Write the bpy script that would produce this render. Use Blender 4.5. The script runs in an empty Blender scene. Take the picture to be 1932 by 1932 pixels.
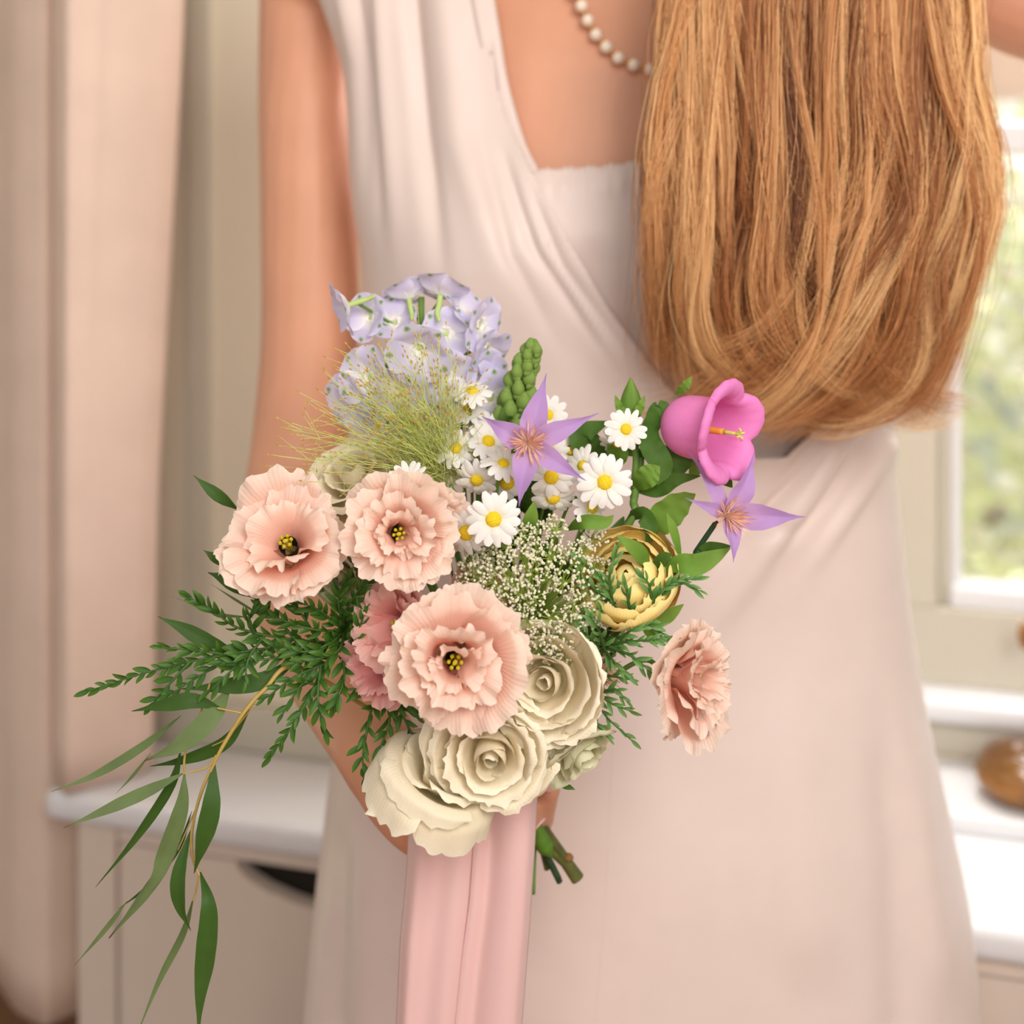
import bpy, math, random
import numpy as np
from mathutils import Vector, Matrix, noise

random.seed(7); rng = np.random.default_rng(7)
SC = bpy.context.scene; COL = SC.collection
F = 2783.0; CZ = 1.30; HY = 300.0        # focal length in pixels, camera height, horizon row

# ------------------------------------------------------------------ camera, world, lights
cam = bpy.data.cameras.new('camera'); co = bpy.data.objects.new('camera', cam); COL.objects.link(co)
co.location = (0, 0, CZ); co.rotation_euler = (math.pi/2, 0, 0)
cam.sensor_width = 36; cam.lens = 36*F/1932; cam.shift_y = -(966-HY)/1932; cam.clip_start = .02
cam.dof.use_dof = True; cam.dof.focus_distance = .80; cam.dof.aperture_fstop = 4.0
SC.camera = co
SC.view_settings.view_transform = 'Standard'; SC.view_settings.look = 'None'
SC.view_settings.gamma = 1; SC.view_settings.exposure = 0.12; SC.view_settings.use_curve_mapping = False
W = bpy.data.worlds.new('world'); SC.world = W; W.use_nodes = True
W.node_tree.nodes['Background'].inputs[0].default_value = (1.0, .965, .945, 1)
W.node_tree.nodes['Background'].inputs[1].default_value = 0.40
def aim(o, loc, tgt):
    o.location = loc
    o.rotation_euler = (Vector(tgt)-Vector(loc)).to_track_quat('-Z', 'Y').to_euler()
def area(name, loc, tgt, sx, sy, power, col):
    l = bpy.data.lights.new(name, 'AREA'); l.shape = 'RECTANGLE'; l.size = sx; l.size_y = sy
    l.energy = power; l.color = col
    o = bpy.data.objects.new(name, l); COL.objects.link(o); aim(o, loc, tgt); return o
area('assumed_key_lamp', (.42, -.20, 1.74), (.03, 1.0, 1.2), .5, .6, 11.0, (1, .955, .91))  # added key lamp for an assumed, unseen source at upper front right
area('added_front_fill', (-.1, -1.5, 2.05), (.05, 1.0, 1.15), 1.4, 1.1, 17, (1, .965, .93))  # frontal fill lamp added behind the camera; its source is assumed and unseen
area('added_window_sky_fill', (.44, 1.60, 1.62), (-.25, 1.25, .66), .35, .5, 11, (.96, .98, 1))  # added area lamp at the window glass, supplying extra sky light
sl = bpy.data.lights.new('sun', 'SUN'); sl.energy = 12.0; sl.angle = math.radians(2); sl.color = (1, .99, .97)
so = bpy.data.objects.new('sun', sl); COL.objects.link(so); aim(so, (1.2, 5, 7), (.9, 3.2, 0))

# ------------------------------------------------------------------ helpers
def P(px, py, d):
    return Vector(((px-966)/F*d, d, CZ-(py-HY)/F*d))
def lin(c):
    return tuple(((x/255+.055)/1.055)**2.4 if x/255 > .04045 else x/255/12.92 for x in c)
def mesh(name, verts, faces, uvs=None, smooth=True):
    m = bpy.data.meshes.new(name)
    m.from_pydata([tuple(v) for v in verts], [], faces); m.update()
    if uvs is not None:
        li = np.empty(len(m.loops), dtype=np.int32); m.loops.foreach_get('vertex_index', li)
        ul = m.uv_layers.new(name='UVMap'); ul.data.foreach_set('uv', np.asarray(uvs, dtype=np.float32)[li].ravel())
    if smooth: m.polygons.foreach_set('use_smooth', [True]*len(m.polygons))
    return m
def ob(name, me, mat=None, parent=None, local=None, world=False):
    """link a mesh as an object; with world=True the mesh is in world coordinates and is moved into the parent's frame"""
    if mat is not None and len(me.materials) == 0: me.materials.append(mat)
    o = bpy.data.objects.new(name, me); COL.objects.link(o)
    if parent is not None:
        o.parent = parent
        if world:
            o.matrix_parent_inverse = Matrix(parent['_m']).inverted() if '_m' in parent else Matrix.Identity(4)
        elif local is not None: o.matrix_basis = local
    elif local is not None: o.matrix_basis = local
    return o
ROOTS = []
def thing(name, label, cat, M=None, group=None):
    o = bpy.data.objects.new(name, None); COL.objects.link(o); o.empty_display_size = .01
    M = M if M is not None else Matrix.Identity(4)
    o.matrix_basis = M; o['_m'] = [list(r) for r in M]; ROOTS.append(o)
    return tag(o, label, cat, group)
def tag(o, label, cat, group=None):
    o['label'] = label; o['category'] = cat
    if group: o['group'] = group
    return o
def struct(name, me, mat, label=None):
    o = ob(name, me, mat); o['kind'] = 'structure'
    if label: o['label'] = label
    return o
def frame(loc, n, spin=0., s=1.):
    """matrix that puts a flower at loc facing n, turned by spin, at size s"""
    z = Vector(n).normalized(); up = Vector((0, 0, 1))
    if abs(z.dot(up)) > .95: up = Vector((1, 0, 0))
    x = up.cross(z).normalized(); y = z.cross(x)
    R = Matrix((x, y, z)).transposed().to_4x4()
    return Matrix.Translation(loc) @ R @ Matrix.Rotation(spin, 4, 'Z') @ Matrix.Scale(s, 4)
def gridfaces(nu, nv, wrap=False, off=0):
    f = []
    for j in range(nv-1):
        for i in range(nu if wrap else nu-1):
            a = off+j*nu+i; b = off+j*nu+(i+1) % nu
            f.append((a, b, b+nu, a+nu))
    return f
def catmull(pts, n):
    p = [Vector(x) for x in pts]
    if len(p) == 2: return [p[0].lerp(p[1], i/(n-1)) for i in range(n)]
    p = [2*p[0]-p[1]]+p+[2*p[-1]-p[-2]]; out = []; m = len(p)-3
    for i in range(n):
        t = i/(n-1)*m; k = min(int(t), m-1); t -= k
        a, b, c, d = p[k:k+4]
        out.append(.5*((2*b)+(c-a)*t+(2*a-5*b+4*c-d)*t*t+(3*b-a-3*c+d)*t**3))
    return out
def interp(ks, x):
    ks = np.asarray(ks, float); return np.interp(x, ks[:, 0], ks[:, 1])
def tube(pts, radii, sides=6, n=None, caps=True, rnd=False):
    if n: 
        q = catmull(pts, n); radii = np.interp(np.linspace(0, 1, n), np.linspace(0, 1, len(radii)), radii); pts = q
    pts = [Vector(p) for p in pts]; radii = list(radii)
    if rnd:   # rounded ends
        d0 = (pts[0]-pts[1]).normalized(); d1 = (pts[-1]-pts[-2]).normalized()
        A = [pts[0]+d0*radii[0]*c for c in (.98, .8, .45)]; a = [radii[0]*c for c in (.2, .6, .89)]
        B = [pts[-1]+d1*radii[-1]*c for c in (.45, .8, .98)]; b = [radii[-1]*c for c in (.89, .6, .2)]
        pts = A+pts+B; radii = a+radii+b
    V = []; ref = Vector((.31, .22, .92))
    for i, p in enumerate(pts):
        t = (pts[min(i+1, len(pts)-1)]-pts[max(i-1, 0)]).normalized()
        x = t.cross(ref)
        if x.length < .1: x = t.cross(Vector((1, 0, 0)))
        x.normalize(); y = t.cross(x); ref = -x.cross(t) if False else ref
        for k in range(sides):
            a = 2*math.pi*k/sides
            V.append(p+x*(math.cos(a)*radii[i])+y*(math.sin(a)*radii[i]))
    Fc = gridfaces(sides, len(pts), True)
    if caps: Fc += [tuple(range(sides))[::-1], tuple(range((len(pts)-1)*sides, len(pts)*sides))]
    return V, Fc
class MB:
    def __init__(s): s.V = []; s.F = []; s.U = []
    def add(s, vf, uv=None):
        o = len(s.V); s.V += list(vf[0]); s.F += [tuple(i+o for i in f) for f in vf[1]]
        s.U += list(uv) if uv is not None else [(0, 0)]*len(vf[0])
    def mesh(s, name, smooth=True): return mesh(name, s.V, s.F, s.U, smooth)
def box(o, ex, ey, ez, bev=0.):
    """box from corner o along three edge vectors, optionally with chamfered edges"""
    o, ex, ey, ez = map(Vector, (o, ex, ey, ez))
    if bev <= 0:
        V = [o+ex*i+ey*j+ez*k for i in (0, 1) for j in (0, 1) for k in (0, 1)]
        return V, [(0, 1, 3, 2), (4, 6, 7, 5), (0, 4, 5, 1), (2, 3, 7, 6), (0, 2, 6, 4), (1, 5, 7, 3)]
    import bmesh
    bm = bmesh.new(); vs, fs = box(o, ex, ey, ez)
    bv = [bm.verts.new(v) for v in vs]
    for f in fs: bm.faces.new([bv[i] for i in f])
    bmesh.ops.recalc_face_normals(bm, faces=bm.faces)
    bmesh.ops.bevel(bm, geom=list(bm.edges), offset=bev, segments=3, affect='EDGES', profile=.6)
    bm.verts.index_update(); r = ([v.co.copy() for v in bm.verts], [tuple(v.index for v in f.verts) for f in bm.faces]); bm.free(); return r
def ellipsoid(c, r, nu=10, nv=7, M=None):
    V = []
    for j in range(nv):
        t = math.pi*j/(nv-1)
        for i in range(nu):
            a = 2*math.pi*i/nu
            v = Vector((math.sin(t)*math.cos(a)*r[0], math.sin(t)*math.sin(a)*r[1], math.cos(t)*r[2]))
            V.append(Vector(c)+((M @ v) if M is not None else v))
    return V, gridfaces(nu, nv, True)
def lathe(prof, nu=24):
    V = [Vector((r*math.cos(2*math.pi*i/nu), r*math.sin(2*math.pi*i/nu), z)) for r, z in prof for i in range(nu)]
    return V, gridfaces(nu, len(prof), True)

# ------------------------------------------------------------------ materials
def nt(name):
    m = bpy.data.materials.new(name); m.use_nodes = True; t = m.node_tree; t.nodes.clear()
    out = t.nodes.new('ShaderNodeOutputMaterial'); return m, t, out
def bsdf(t, col=None, rough=.6, spec=.3, **kw):
    b = t.nodes.new('ShaderNodeBsdfPrincipled'); b.inputs['Roughness'].default_value = rough
    b.inputs['Specular IOR Level'].default_value = spec
    if col is not None: b.inputs['Base Color'].default_value = (*col, 1)
    for k, v in kw.items(): b.inputs[k.replace('_', ' ')].default_value = v
    return b
def ramp(t, fac, stops):
    r = t.nodes.new('ShaderNodeValToRGB'); e = r.color_ramp.elements
    while len(e) < len(stops): e.new(.5)
    for k, (p, c) in enumerate(stops): e[k].position = p; e[k].color = (*c, 1)
    t.links.new(fac, r.inputs[0]); return r.outputs[0]
def noisetex(t, scale, detail=3, vec=None):
    n = t.nodes.new('ShaderNodeTexNoise'); n.inputs['Scale'].default_value = scale; n.inputs['Detail'].default_value = detail
    if vec is not None: t.links.new(vec, n.inputs['Vector'])
    return n.outputs['Fac']
def bump(t, h, strength, dist=.002):
    b = t.nodes.new('ShaderNodeBump'); b.inputs['Strength'].default_value = strength; b.inputs['Distance'].default_value = dist
    t.links.new(h, b.inputs['Height']); return b.outputs['Normal']
def objcoord(t):
    return t.nodes.new('ShaderNodeTexCoord').outputs['Object']
def plain(name, col, rough=.6, spec=.3, nz=0., scale=30, trans=0., bmp=0., bscale=200, **kw):
    """colour with a little mottling; trans mixes in light coming through from the back"""
    m, t, out = nt(name); b = bsdf(t, col, rough, spec, **kw); c = None
    if nz > 0:
        f = noisetex(t, scale, 4, objcoord(t))
        c = ramp(t, f, [(.3, tuple(x*(1-nz) for x in col)), (.7, tuple(min(1, x*(1+nz)) for x in col))])
        t.links.new(c, b.inputs['Base Color'])
    if bmp > 0: t.links.new(bump(t, noisetex(t, bscale, 4, objcoord(t)), bmp), b.inputs['Normal'])
    mixtrans(t, b, c, col, trans, out); return m
def mixtrans(t, b, c, col, trans, out):
    if trans > 0:
        tr = t.nodes.new('ShaderNodeBsdfTranslucent'); mx = t.nodes.new('ShaderNodeMixShader'); mx.inputs[0].default_value = trans
        if c is not None: t.links.new(c, tr.inputs[0])
        else: tr.inputs[0].default_value = (*col, 1)
        t.links.new(b.outputs[0], mx.inputs[1]); t.links.new(tr.outputs[0], mx.inputs[2]); t.links.new(mx.outputs[0], out.inputs[0])
    else: t.links.new(b.outputs[0], out.inputs[0])
def petalmat(name, stops, rough=.55, trans=.25, veins=0., axis='Y', nz=.06, scale=60, spec=.2):
    """colour along the petal (UV y: base 0, tip 1) with fine veins"""
    m, t, out = nt(name); b = bsdf(t, None, rough, spec)
    uv = t.nodes.new('ShaderNodeUVMap'); sp = t.nodes.new('ShaderNodeSeparateXYZ'); t.links.new(uv.outputs[0], sp.inputs[0])
    c = ramp(t, sp.outputs[axis], stops)
    mul = t.nodes.new('ShaderNodeMix'); mul.data_type = 'RGBA'; mul.blend_type = 'MULTIPLY'; mul.inputs[0].default_value = 1
    n = ramp(t, noisetex(t, scale, 3, objcoord(t)), [(.3, (1-nz*2,)*3), (.7, (1, 1, 1))])
    t.links.new(c, mul.inputs[6]); t.links.new(n, mul.inputs[7]); c = mul.outputs[2]
    t.links.new(c, b.inputs['Base Color'])
    if veins > 0:
        w = t.nodes.new('ShaderNodeTexWave'); w.bands_direction = 'X'; w.inputs['Scale'].default_value = 9; w.inputs['Distortion'].default_value = 1.5
        t.links.new(uv.outputs[0], w.inputs['Vector']); t.links.new(bump(t, w.outputs['Fac'], veins, .0006), b.inputs['Normal'])
    mixtrans(t, b, c, None, trans, out); return m

M_WALL = plain('wall_paint', lin((234, 225, 204)), .8, .2, .03, 3, bmp=.05, bscale=300)
M_WHITE = plain('white_gloss_paint', lin((230, 230, 232)), .35, .5, .02, 5)
M_CREAMW = plain('cream_window_paint', lin((204, 197, 180)), .45, .4, .02, 5)
M_CAB = plain('cabinet_paint', lin((219, 204, 190)), .45, .35, .03, 6)
M_FLOOR = plain('wood_floor', lin((122, 88, 62)), .45, .4, .25, 9)
M_DARK = plain('dark_recess', lin((40, 36, 30)), .8, .2)  # near-black carcass colour paints in the shade of the finger cuts and gaps
M_CURT = plain('curtain_linen', lin((240, 216, 200)), .85, .1, .04, 14, trans=.12, bmp=.15, bscale=500)
M_SKIN = plain('skin', lin((222, 162, 130)), .48, .35, .05, 18, bmp=.04, bscale=300, Subsurface_Weight=.0)
M_DRESS = plain('ivory_satin', lin((230, 211, 202)), .42, .35, .015, 40, bmp=.03, bscale=900, Sheen_Weight=.15)
M_GLASS = None

# ------------------------------------------------------------------ the room
A0 = Vector((-.473, 1.4875, 0)); UD = Vector((.9563, -.2924, 0)); ND = Vector((.2924, .9563, 0)); ZU = Vector((0, 0, 1))
def Q(s, t, z): return A0+UD*s+ND*t+ZU*z
def qbox(s0, s1, t0, t1, z0, z1, bev=0.): return box(Q(s0, t0, z0), UD*(s1-s0), ND*(t1-t0), ZU*(z1-z0), bev)
def one(*vfs):
    b = MB()
    for v in vfs: b.add(v)
    return b
ZB = .6625; TW = .16; TP = .33       # bench top, pier face, window plane
struct('floor', one(box((-2.6, -2.2, -.05), (5.4, 0, 0), (0, 4.2, 0), (0, 0, .05))).mesh('floor', False), M_FLOOR)
struct('wall_left', one(qbox(.0, .50, TW, TW+.24, 0, 2.6), qbox(-1.2, .02, TW+.15, TW+.24, 0, 2.6)).mesh('wall_left', False), M_WALL, 'beige painted wall pier beside the curtain')
struct('wall_back', one(qbox(.50, 2.6, TP-.02, TP+.22, 0, .6795)).mesh('wall_back', False), M_WALL)
struct('wall_upper', one(qbox(.50, 2.6, TP-.02, TP+.22, 2.05, 2.6)).mesh('wall_upper', False), M_WALL)
struct('ceiling', one(box((-2.6, .35, 2.6), (5.4, 0, 0), (0, 1.9, 0), (0, 0, .08))).mesh('ceiling', False), M_WALL)
struct('baseboard_left', one(qbox(.0, .50, TW-.012, TW, ZB, ZB+.05, .004)).mesh('baseboard_left'), M_CREAMW)
# window: apron, sill mouldings, mullion, rails, panes
w = bpy.data.objects.new('window_1', None); COL.objects.link(w); w['kind'] = 'structure'; w['label'] = 'white painted casement window with two panes behind the woman'
w['_m'] = [list(r) for r in Matrix.Identity(4)]
def wpart(name, vf, mat=M_CREAMW, smooth=False): return ob(name, one(*vf).mesh(name, smooth), mat, w, world=True)
wpart('window_apron', [qbox(.50, 2.4, TP-.0, TP+.06, .747, .828, .003)])
wpart('sill_molding', [qbox(.50, 2.4, TP-.045, TP+.02, .722, .747, .011)], M_WHITE, True)
wpart('sill_molding', [qbox(.50, 2.4, TP-.016, TP+.02, .6795, .722, .006)], M_CREAMW)
wpart('mullion', [qbox(.815, .862, TP+.0, TP+.06, .828, 2.05, .004), qbox(.862, .874, TP+.015, TP+.05, .828, 2.05, .003)])
wpart('sash_frame', [qbox(.874, .886, TP+.022, TP+.045, .842, 1.99, .003), qbox(.50, .53, TP, TP+.06, .828, 2.05, .004), qbox(1.9, 1.95, TP, TP+.06, .828, 2.05, .004)], M_WHITE)
wpart('bottom_rail', [qbox(.874, 1.9, TP+.005, TP+.05, .828, .850, .004), qbox(.53, .815, TP+.005, TP+.05, .828, .850, .004)], M_WHITE)
wpart('transom_bar', [qbox(.53, .815, TP+.01, TP+.05, 1.306, 1.338, .004), qbox(.874, 1.9, TP+.01, TP+.05, 1.306, 1.338, .004)], M_WHITE)
m, t, out = nt('window_glass')
g = t.nodes.new('ShaderNodeBsdfGlass'); g.inputs['IOR'].default_value = 1.02; g.inputs['Roughness'].default_value = 0
tr = t.nodes.new('ShaderNodeBsdfTransparent'); gl = t.nodes.new('ShaderNodeBsdfGlossy'); gl.inputs['Roughness'].default_value = .02
mx = t.nodes.new('ShaderNodeMixShader'); mx.inputs[0].default_value = .05
t.links.new(tr.outputs[0], mx.inputs[1]); t.links.new(gl.outputs[0], mx.inputs[2]); t.links.new(mx.outputs[0], out.inputs[0]); t.nodes.remove(g)
M_PANE = m
for s0, s1 in ((.53, .815), (.886, 1.9)):
    for z0, z1 in ((.850, 1.306), (1.338, 2.05)):
        wpart('pane', [qbox(s0, s1, TP+.03, TP+.034, z0, z1)], M_PANE)
m = plain('brass_amber', lin((150, 98, 40)), .3, .6, .2, 60)
M_AMBER = m
wpart('window_catch', [ellipsoid(P(1932, 1200, 1.48), (.006, .008, .014))], M_AMBER, True)
# window board on the bench (upper level on the right)
wb = struct('trim_1', one(qbox(.42, 2.4, .172, TP-.02, ZB, ZB+.017, .004)).mesh('window_board'), M_WHITE, 'white window board on the bench under the window')

# bench cabinet with drawers
cab = thing('bench_cabinet', 'long white low cabinet with half-moon drawer pull along the wall', 'cabinet')
def cpart(name, vf, mat=M_CAB, smooth=False, parent=None):
    return ob(name, one(*vf).mesh(name, smooth), mat, parent or cab, world=True)
cpart('worktop', [qbox(0, 2.3, 0, TW if False else .158, ZB-.030, ZB, .011), qbox(.505, 2.3, .15, .31, ZB-.030, ZB, .003)], M_WHITE, True)
cpart('side_panel', [qbox(.035, .052, .012, .155, .05, ZB-.030)])
cpart('stile', [qbox(.035, .078, .008, .024, .05, ZB-.030, .003)])
cpart('plinth', [qbox(.04, 2.3, .03, .15, 0, .05)])
cpart('carcass', [qbox(.052, 2.3, .034, .155, .05, ZB-.031)], M_DARK)
def drawer(s0, s1, z0, z1, hs, hw, hd):
    """front board with a half-moon finger cut in its top edge"""
    n = 22; V = []; top = []
    for i in range(n+1):
        s = s0+(s1-s0)*i/n
        top.append((s, z1))
    pts = [(s0, z0), (s1, z0), (s1, z1), (hs+hw, z1)]
    pts += [(hs+hw*math.cos(a), z1-hd*math.sin(a)) for a in np.linspace(0, math.pi, 17)[1:-1]]
    pts += [(hs-hw, z1), (s0, z1)]
    n = len(pts)
    V = [Q(s, .010, z) for s, z in pts]+[Q(s, .028, z) for s, z in pts]
    Fc = [tuple(range(n)), tuple(range(2*n-1, n-1, -1))]+[(i, i+n, (i+1) % n+n, (i+1) % n) for i in range(n)]
    return V, Fc
for s0, s1, hs in ((.082, .78, .40), (.787, 2.0, 1.66)):
    cpart('drawer', [drawer(s0, s1, .36, ZB-.046, hs, .19, .042)])
    cpart('drawer', [drawer(s0, s1, .055, .352, hs, .19, .042)])
cpart('top_rail', [qbox(.079, 2.0, .012, .03, ZB-.0445, ZB-.030)])

# curtains: two panels of pleated linen
def curtain(name, label, line, ztop, zbot, folds, seed):
    nu, nv = 90, 40; V = []; U = []
    for j in range(nv):
        v = j/(nv-1)
        for i in range(nu):
            u = i/(nu-1)
            p = line(u, v); off = folds(u, v)
            zb = zbot(u) if callable(zbot) else zbot
            V.append(Vector((p.x, p.y, 0))-ND*off+ZU*(ztop+(zb-ztop)*v)); U.append((u, v))
    me = mesh(name, V, gridfaces(nu, nv), U); o = ob(name, me, M_CURT)
    sm = o.modifiers.new('thick', 'SOLIDIFY'); sm.thickness = .003
    tag(o, label, 'curtain'); return o
def g(x, c, w): return math.exp(-((x-c)/w)**2)
def lineA(u, v):
    return P(-160+u*272-(8*(1-v) if u > .9 else 0), 0, 1.72-.20*u)
curtain('curtain', 'pinkish beige curtain panel hanging at the far edge to the floor', lineA, 2.45, P(50, 1888, 1.575).z,
        lambda u, v: .006*math.sin(u*9+.4)-.045*max(0, u-.92)/.08+.006*g(u, .75, .12), 1)
def lineB(u, v):
    r = np.interp(v, (.5, .55, .83, 1), (390, 386, 334, 320))
    return P(92+14*v+(r-92)*u, 0, 1.505+.085*u)
curtain('curtain', 'pinkish beige curtain panel draped onto the white cabinet end', lineB, 2.45, lambda u: ZB+.002,
        lambda u, v: .065*min(1, max(0, u/(.30+.14*max(0, v-.3))))**1.0-.10*g(u, 0, .035)-.004*g(u, .56-.10*v, .06)*g(v, .62, .18)+.003*g(u, .9, .1)-.012*max(0, u-.93)/.07, 2)
struct('baseboard_side', one(qbox(-1.2, .0, TW+.13, TW+.15, 0, .47, .004)).mesh('baseboard_side'), M_FLOOR)
struct('trim_2', one(qbox(.075, .105, TW-.008, TW, ZB+.05, 2.4, .002)).mesh('wall_casing'), M_CREAMW, 'narrow painted casing strip at the curtain edge')

# amber glass dish on the window board
dish = thing('glass_dish', 'amber glass dish with clear lid on the window board', 'dish', Matrix.Translation(Q(.947, .232, ZB+.0175)))
pr = [(.0, .0), (.030, .0), (.040, .004), (.047, .014), (.049, .026), (.046, .027), (.044, .015), (.036, .007), (0, .006)]
ob('bowl', one(lathe(pr, 28)).mesh('bowl'), plain('amber_glass', lin((140, 92, 38)), .12, .6, .25, 40), dish)
gm, t, out = nt('clear_glass'); gb = bsdf(t, (1, 1, 1), .03, .5, Transmission_Weight=1.0, IOR=1.3); t.links.new(gb.outputs[0], out.inputs[0])
ob('lid', one(lathe([(.047, .0275), (.045, .036), (.038, .045), (.026, .051), (.012, .054), (0, .055)], 28)).mesh('lid'), gm, dish)
# ------------------------------------------------------------------ garden seen through the window
def leafquad(c, n, s, r, asp=.5):
    n = n.normalized(); x = n.orthogonal().normalized(); y = n.cross(x); a = r*6.283
    x, y = x*math.cos(a)+y*math.sin(a), y*math.cos(a)-x*math.sin(a)
    return [c-x*s, c-y*s*asp+n*s*.15, c+x*s, c+y*s*asp+n*s*.15], [(0, 1, 2, 3)]
def foliage(name, n, colr, size, box0, box1, seed, trans=.4):
    r = random.Random(seed); b = MB()
    for _ in range(n):
        c = Vector([box0[k]+(box1[k]-box0[k])*r.random() for k in range(3)])
        c.z = box0[2]+(box1[2]-box0[2])*(r.random()**.8)
        b.add(leafquad(c, Vector((r.gauss(0, 1), -1+r.gauss(0, .8), r.gauss(.4, .8))), size*(.6+.8*r.random()), r.random()))
    return b.mesh(name, False), plain(name+'_mat', colr, .6, .2, .25, 8, trans=trans)
def mulch(): pass
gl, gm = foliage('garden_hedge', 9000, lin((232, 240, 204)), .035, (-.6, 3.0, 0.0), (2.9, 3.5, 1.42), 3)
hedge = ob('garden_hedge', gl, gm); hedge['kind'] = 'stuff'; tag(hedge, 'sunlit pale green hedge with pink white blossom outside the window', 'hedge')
for nm, c, n, sd in (('blossom', (252, 244, 248), 3800, 5), ('shade_tinted_leaves', (206, 212, 216), 1300, 6)):  # grey leaf copies with shade put into their colour, scattered through the hedge
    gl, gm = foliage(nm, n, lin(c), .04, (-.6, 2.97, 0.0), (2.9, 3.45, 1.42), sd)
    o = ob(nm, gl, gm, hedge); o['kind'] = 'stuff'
struct('lawn', one(box((-3, 2.05, -.3), (8, 0, 0), (0, 6, 0), (0, 0, .25))).mesh('lawn', False), plain('lawn_green', lin((196, 206, 170)), .9, .1, .2, 6))
hw_ = struct('house_wall', one(box((-2, 5.6, -.2), (7, 0, 0), (0, .2, 0), (0, 0, 3.2))).mesh('house_wall', False), plain('pink_render', lin((240, 205, 205)), .9, .1, .06, 3), 'pale pink house wall across the garden')

# ------------------------------------------------------------------ the woman's torso shape
YC = 1.15; DS = 1.14
LK = [(-400, 640), (-150, 560), (0, 600), (90, 640), (170, 657), (350, 660), (520, 690), (850, 690), (1000, 680), (1150, 665), (1300, 645), (1450, 628), (1600, 603), (1750, 590), (1932, 575), (2400, 545), (3500, 480)]
RK = [(-400, 1800), (-150, 1890), (0, 1830), (90, 1780), (170, 1740), (350, 1705), (520, 1690), (850, 1682), (1000, 1697), (1150, 1712), (1300, 1735), (1450, 1765), (1600, 1800), (1750, 1828), (1932, 1835), (2400, 1850), (3500, 1880)]
TK = [(-400, .05), (-100, .075), (100, .10), (280, .115), (430, .128), (600, .122), (850, .112), (1150, .120), (1500, .150), (1932, .165), (3500, .20)]
def pyz(z): return HY+(CZ-z)*F/DS
def zpy(py): return CZ-(py-HY)*DS/F
def smoothk(K, x):     # interpolate with a little smoothing
    return np.mean([interp(K, x+o) for o in (-60, -30, 0, 30, 60)], axis=0)
def body(z):
    py = pyz(z); l = (smoothk(LK, py)-966)/F*DS; r = (smoothk(RK, py)-966)/F*DS
    return (l+r)/2, (r-l)/2, smoothk(TK, py)
EXP = 2.3
def front(X, Z):
    c, h, t = body(Z); u = np.clip(abs((X-c)/h), 0, .9995)
    y = YC-t*(1-u**EXP)**(1/EXP)
    for bx, bz, a in ((-.035, 1.215, .022), (.215, 1.215, .026)):
        y -= a*np.exp(-((X-bx)/.075)**2-((Z-bz)/.075)**2)
    return y
def surf(px, py, off=0.):
    d = 1.04
    for _ in range(8): d = float(front((px-966)/F*d, CZ-(py-HY)/F*d))+off
    return P(px, py, d)
def segd(px, py, pts):
    """distance in the picture from a polyline and the position along it"""
    best = 1e9; bt = 0; n = len(pts)-1
    for k in range(n):
        ax, ay = pts[k]; bx, by = pts[k+1]; dx, dy = bx-ax, by-ay
        t = max(0, min(1, ((px-ax)*dx+(py-ay)*dy)/(dx*dx+dy*dy)))
        d = math.hypot(px-ax-t*dx, py-ay-t*dy)
        if d < best: best = d; bt = (k+t)/n
    return best, bt
# soft folds of the satin: polyline, half width in px, height in m (towards the viewer), fade at start and end
FOLDS = [
    ([(655, -120), (690, 150), (700, 420)], 16, -.007, 0, .6), ([(625, -120), (672, 120), (680, 480)], 13, .004, 0, .7),
    ([(700, -120), (735, 250), (755, 560)], 17, .006, 0, .6), ([(765, -120), (800, 250), (850, 620)], 20, -.010, 0, .55),
    ([(695, -120), (712, 200), (725, 500)], 11, -.005, 0, .6),
    ([(830, -120), (870, 260), (980, 640)], 34, .008, 0, .5), ([(890, 200), (960, 480), (1080, 700)], 13, -.004, .4, .5),
    ([(930, 240), (1010, 470), (1200, 740)], 12, -.0045, .3, .4), ([(985, 330), (1060, 500), (1230, 735)], 10, -.005, .3, .3), ([(960, 280), (1035, 480), (1215, 735)], 11, .004, .3, .3),
    ([(860, 560), (930, 720), (1100, 860)], 40, .006, .4, .5), ([(790, 480), (880, 700), (1000, 800)], 24, -.004, .4, .5),
    # folds running down from the far side under the hair
    ([(1620, 760), (1480, 990), (1240, 1330)], 26, .010, 0, .7), ([(1560, 800), (1440, 960), (1300, 1120)], 15, -.008, .1, .6),
    ([(1660, 790), (1560, 930), (1420, 1100)], 12, -.008, .1, .6), ([(1690, 820), (1600, 960), (1500, 1120)], 15, .006, .1, .6),
    ([(1590, 770), (1500, 880), (1380, 1010)], 9, .006, .1, .5),
    ([(1300, 1010), (1420, 985), (1560, 1010)], 20, -.004, .5, .5),
    ([(1480, 1180), (1500, 1500), (1540, 1900)], 60, .005, .4, .2), ([(1680, 1250), (1740, 1560), (1790, 1932)], 28, .004, .4, .2),
    ([(640, 1500), (630, 1932)], 30, -.006, .3, 0), ([(700, 1560), (690, 1932)], 34, .006, .3, 0), ([(1650, 1300), (1690, 1600), (1700, 1932)], 40, -.006, .4, 0),
]
def fold(px, py):
    s = 0.
    for pts, w, a, f0, f1 in FOLDS:
        d, t = segd(px, py, pts)
        if d < 3*w:
            k = 1.
            if f0 > 0: k *= min(1, t/f0)
            if f1 > 0: k *= min(1, (1-t)/f1)
            k = k*k*(3-2*k); s += a*k*math.exp(-(d/w)**2)
    return s
COWL = [(908, -160), (910, 0), (924, 120), (958, 230), (1008, 330), (1075, 450), (1150, 580), (1250, 715), (1340, 815), (1420, 862), (1475, 862), (1520, 820), (1565, 760), (1620, 690), (1690, 560)]
CW = [surf(x, y, -.006) for x, y in COWL]
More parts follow.
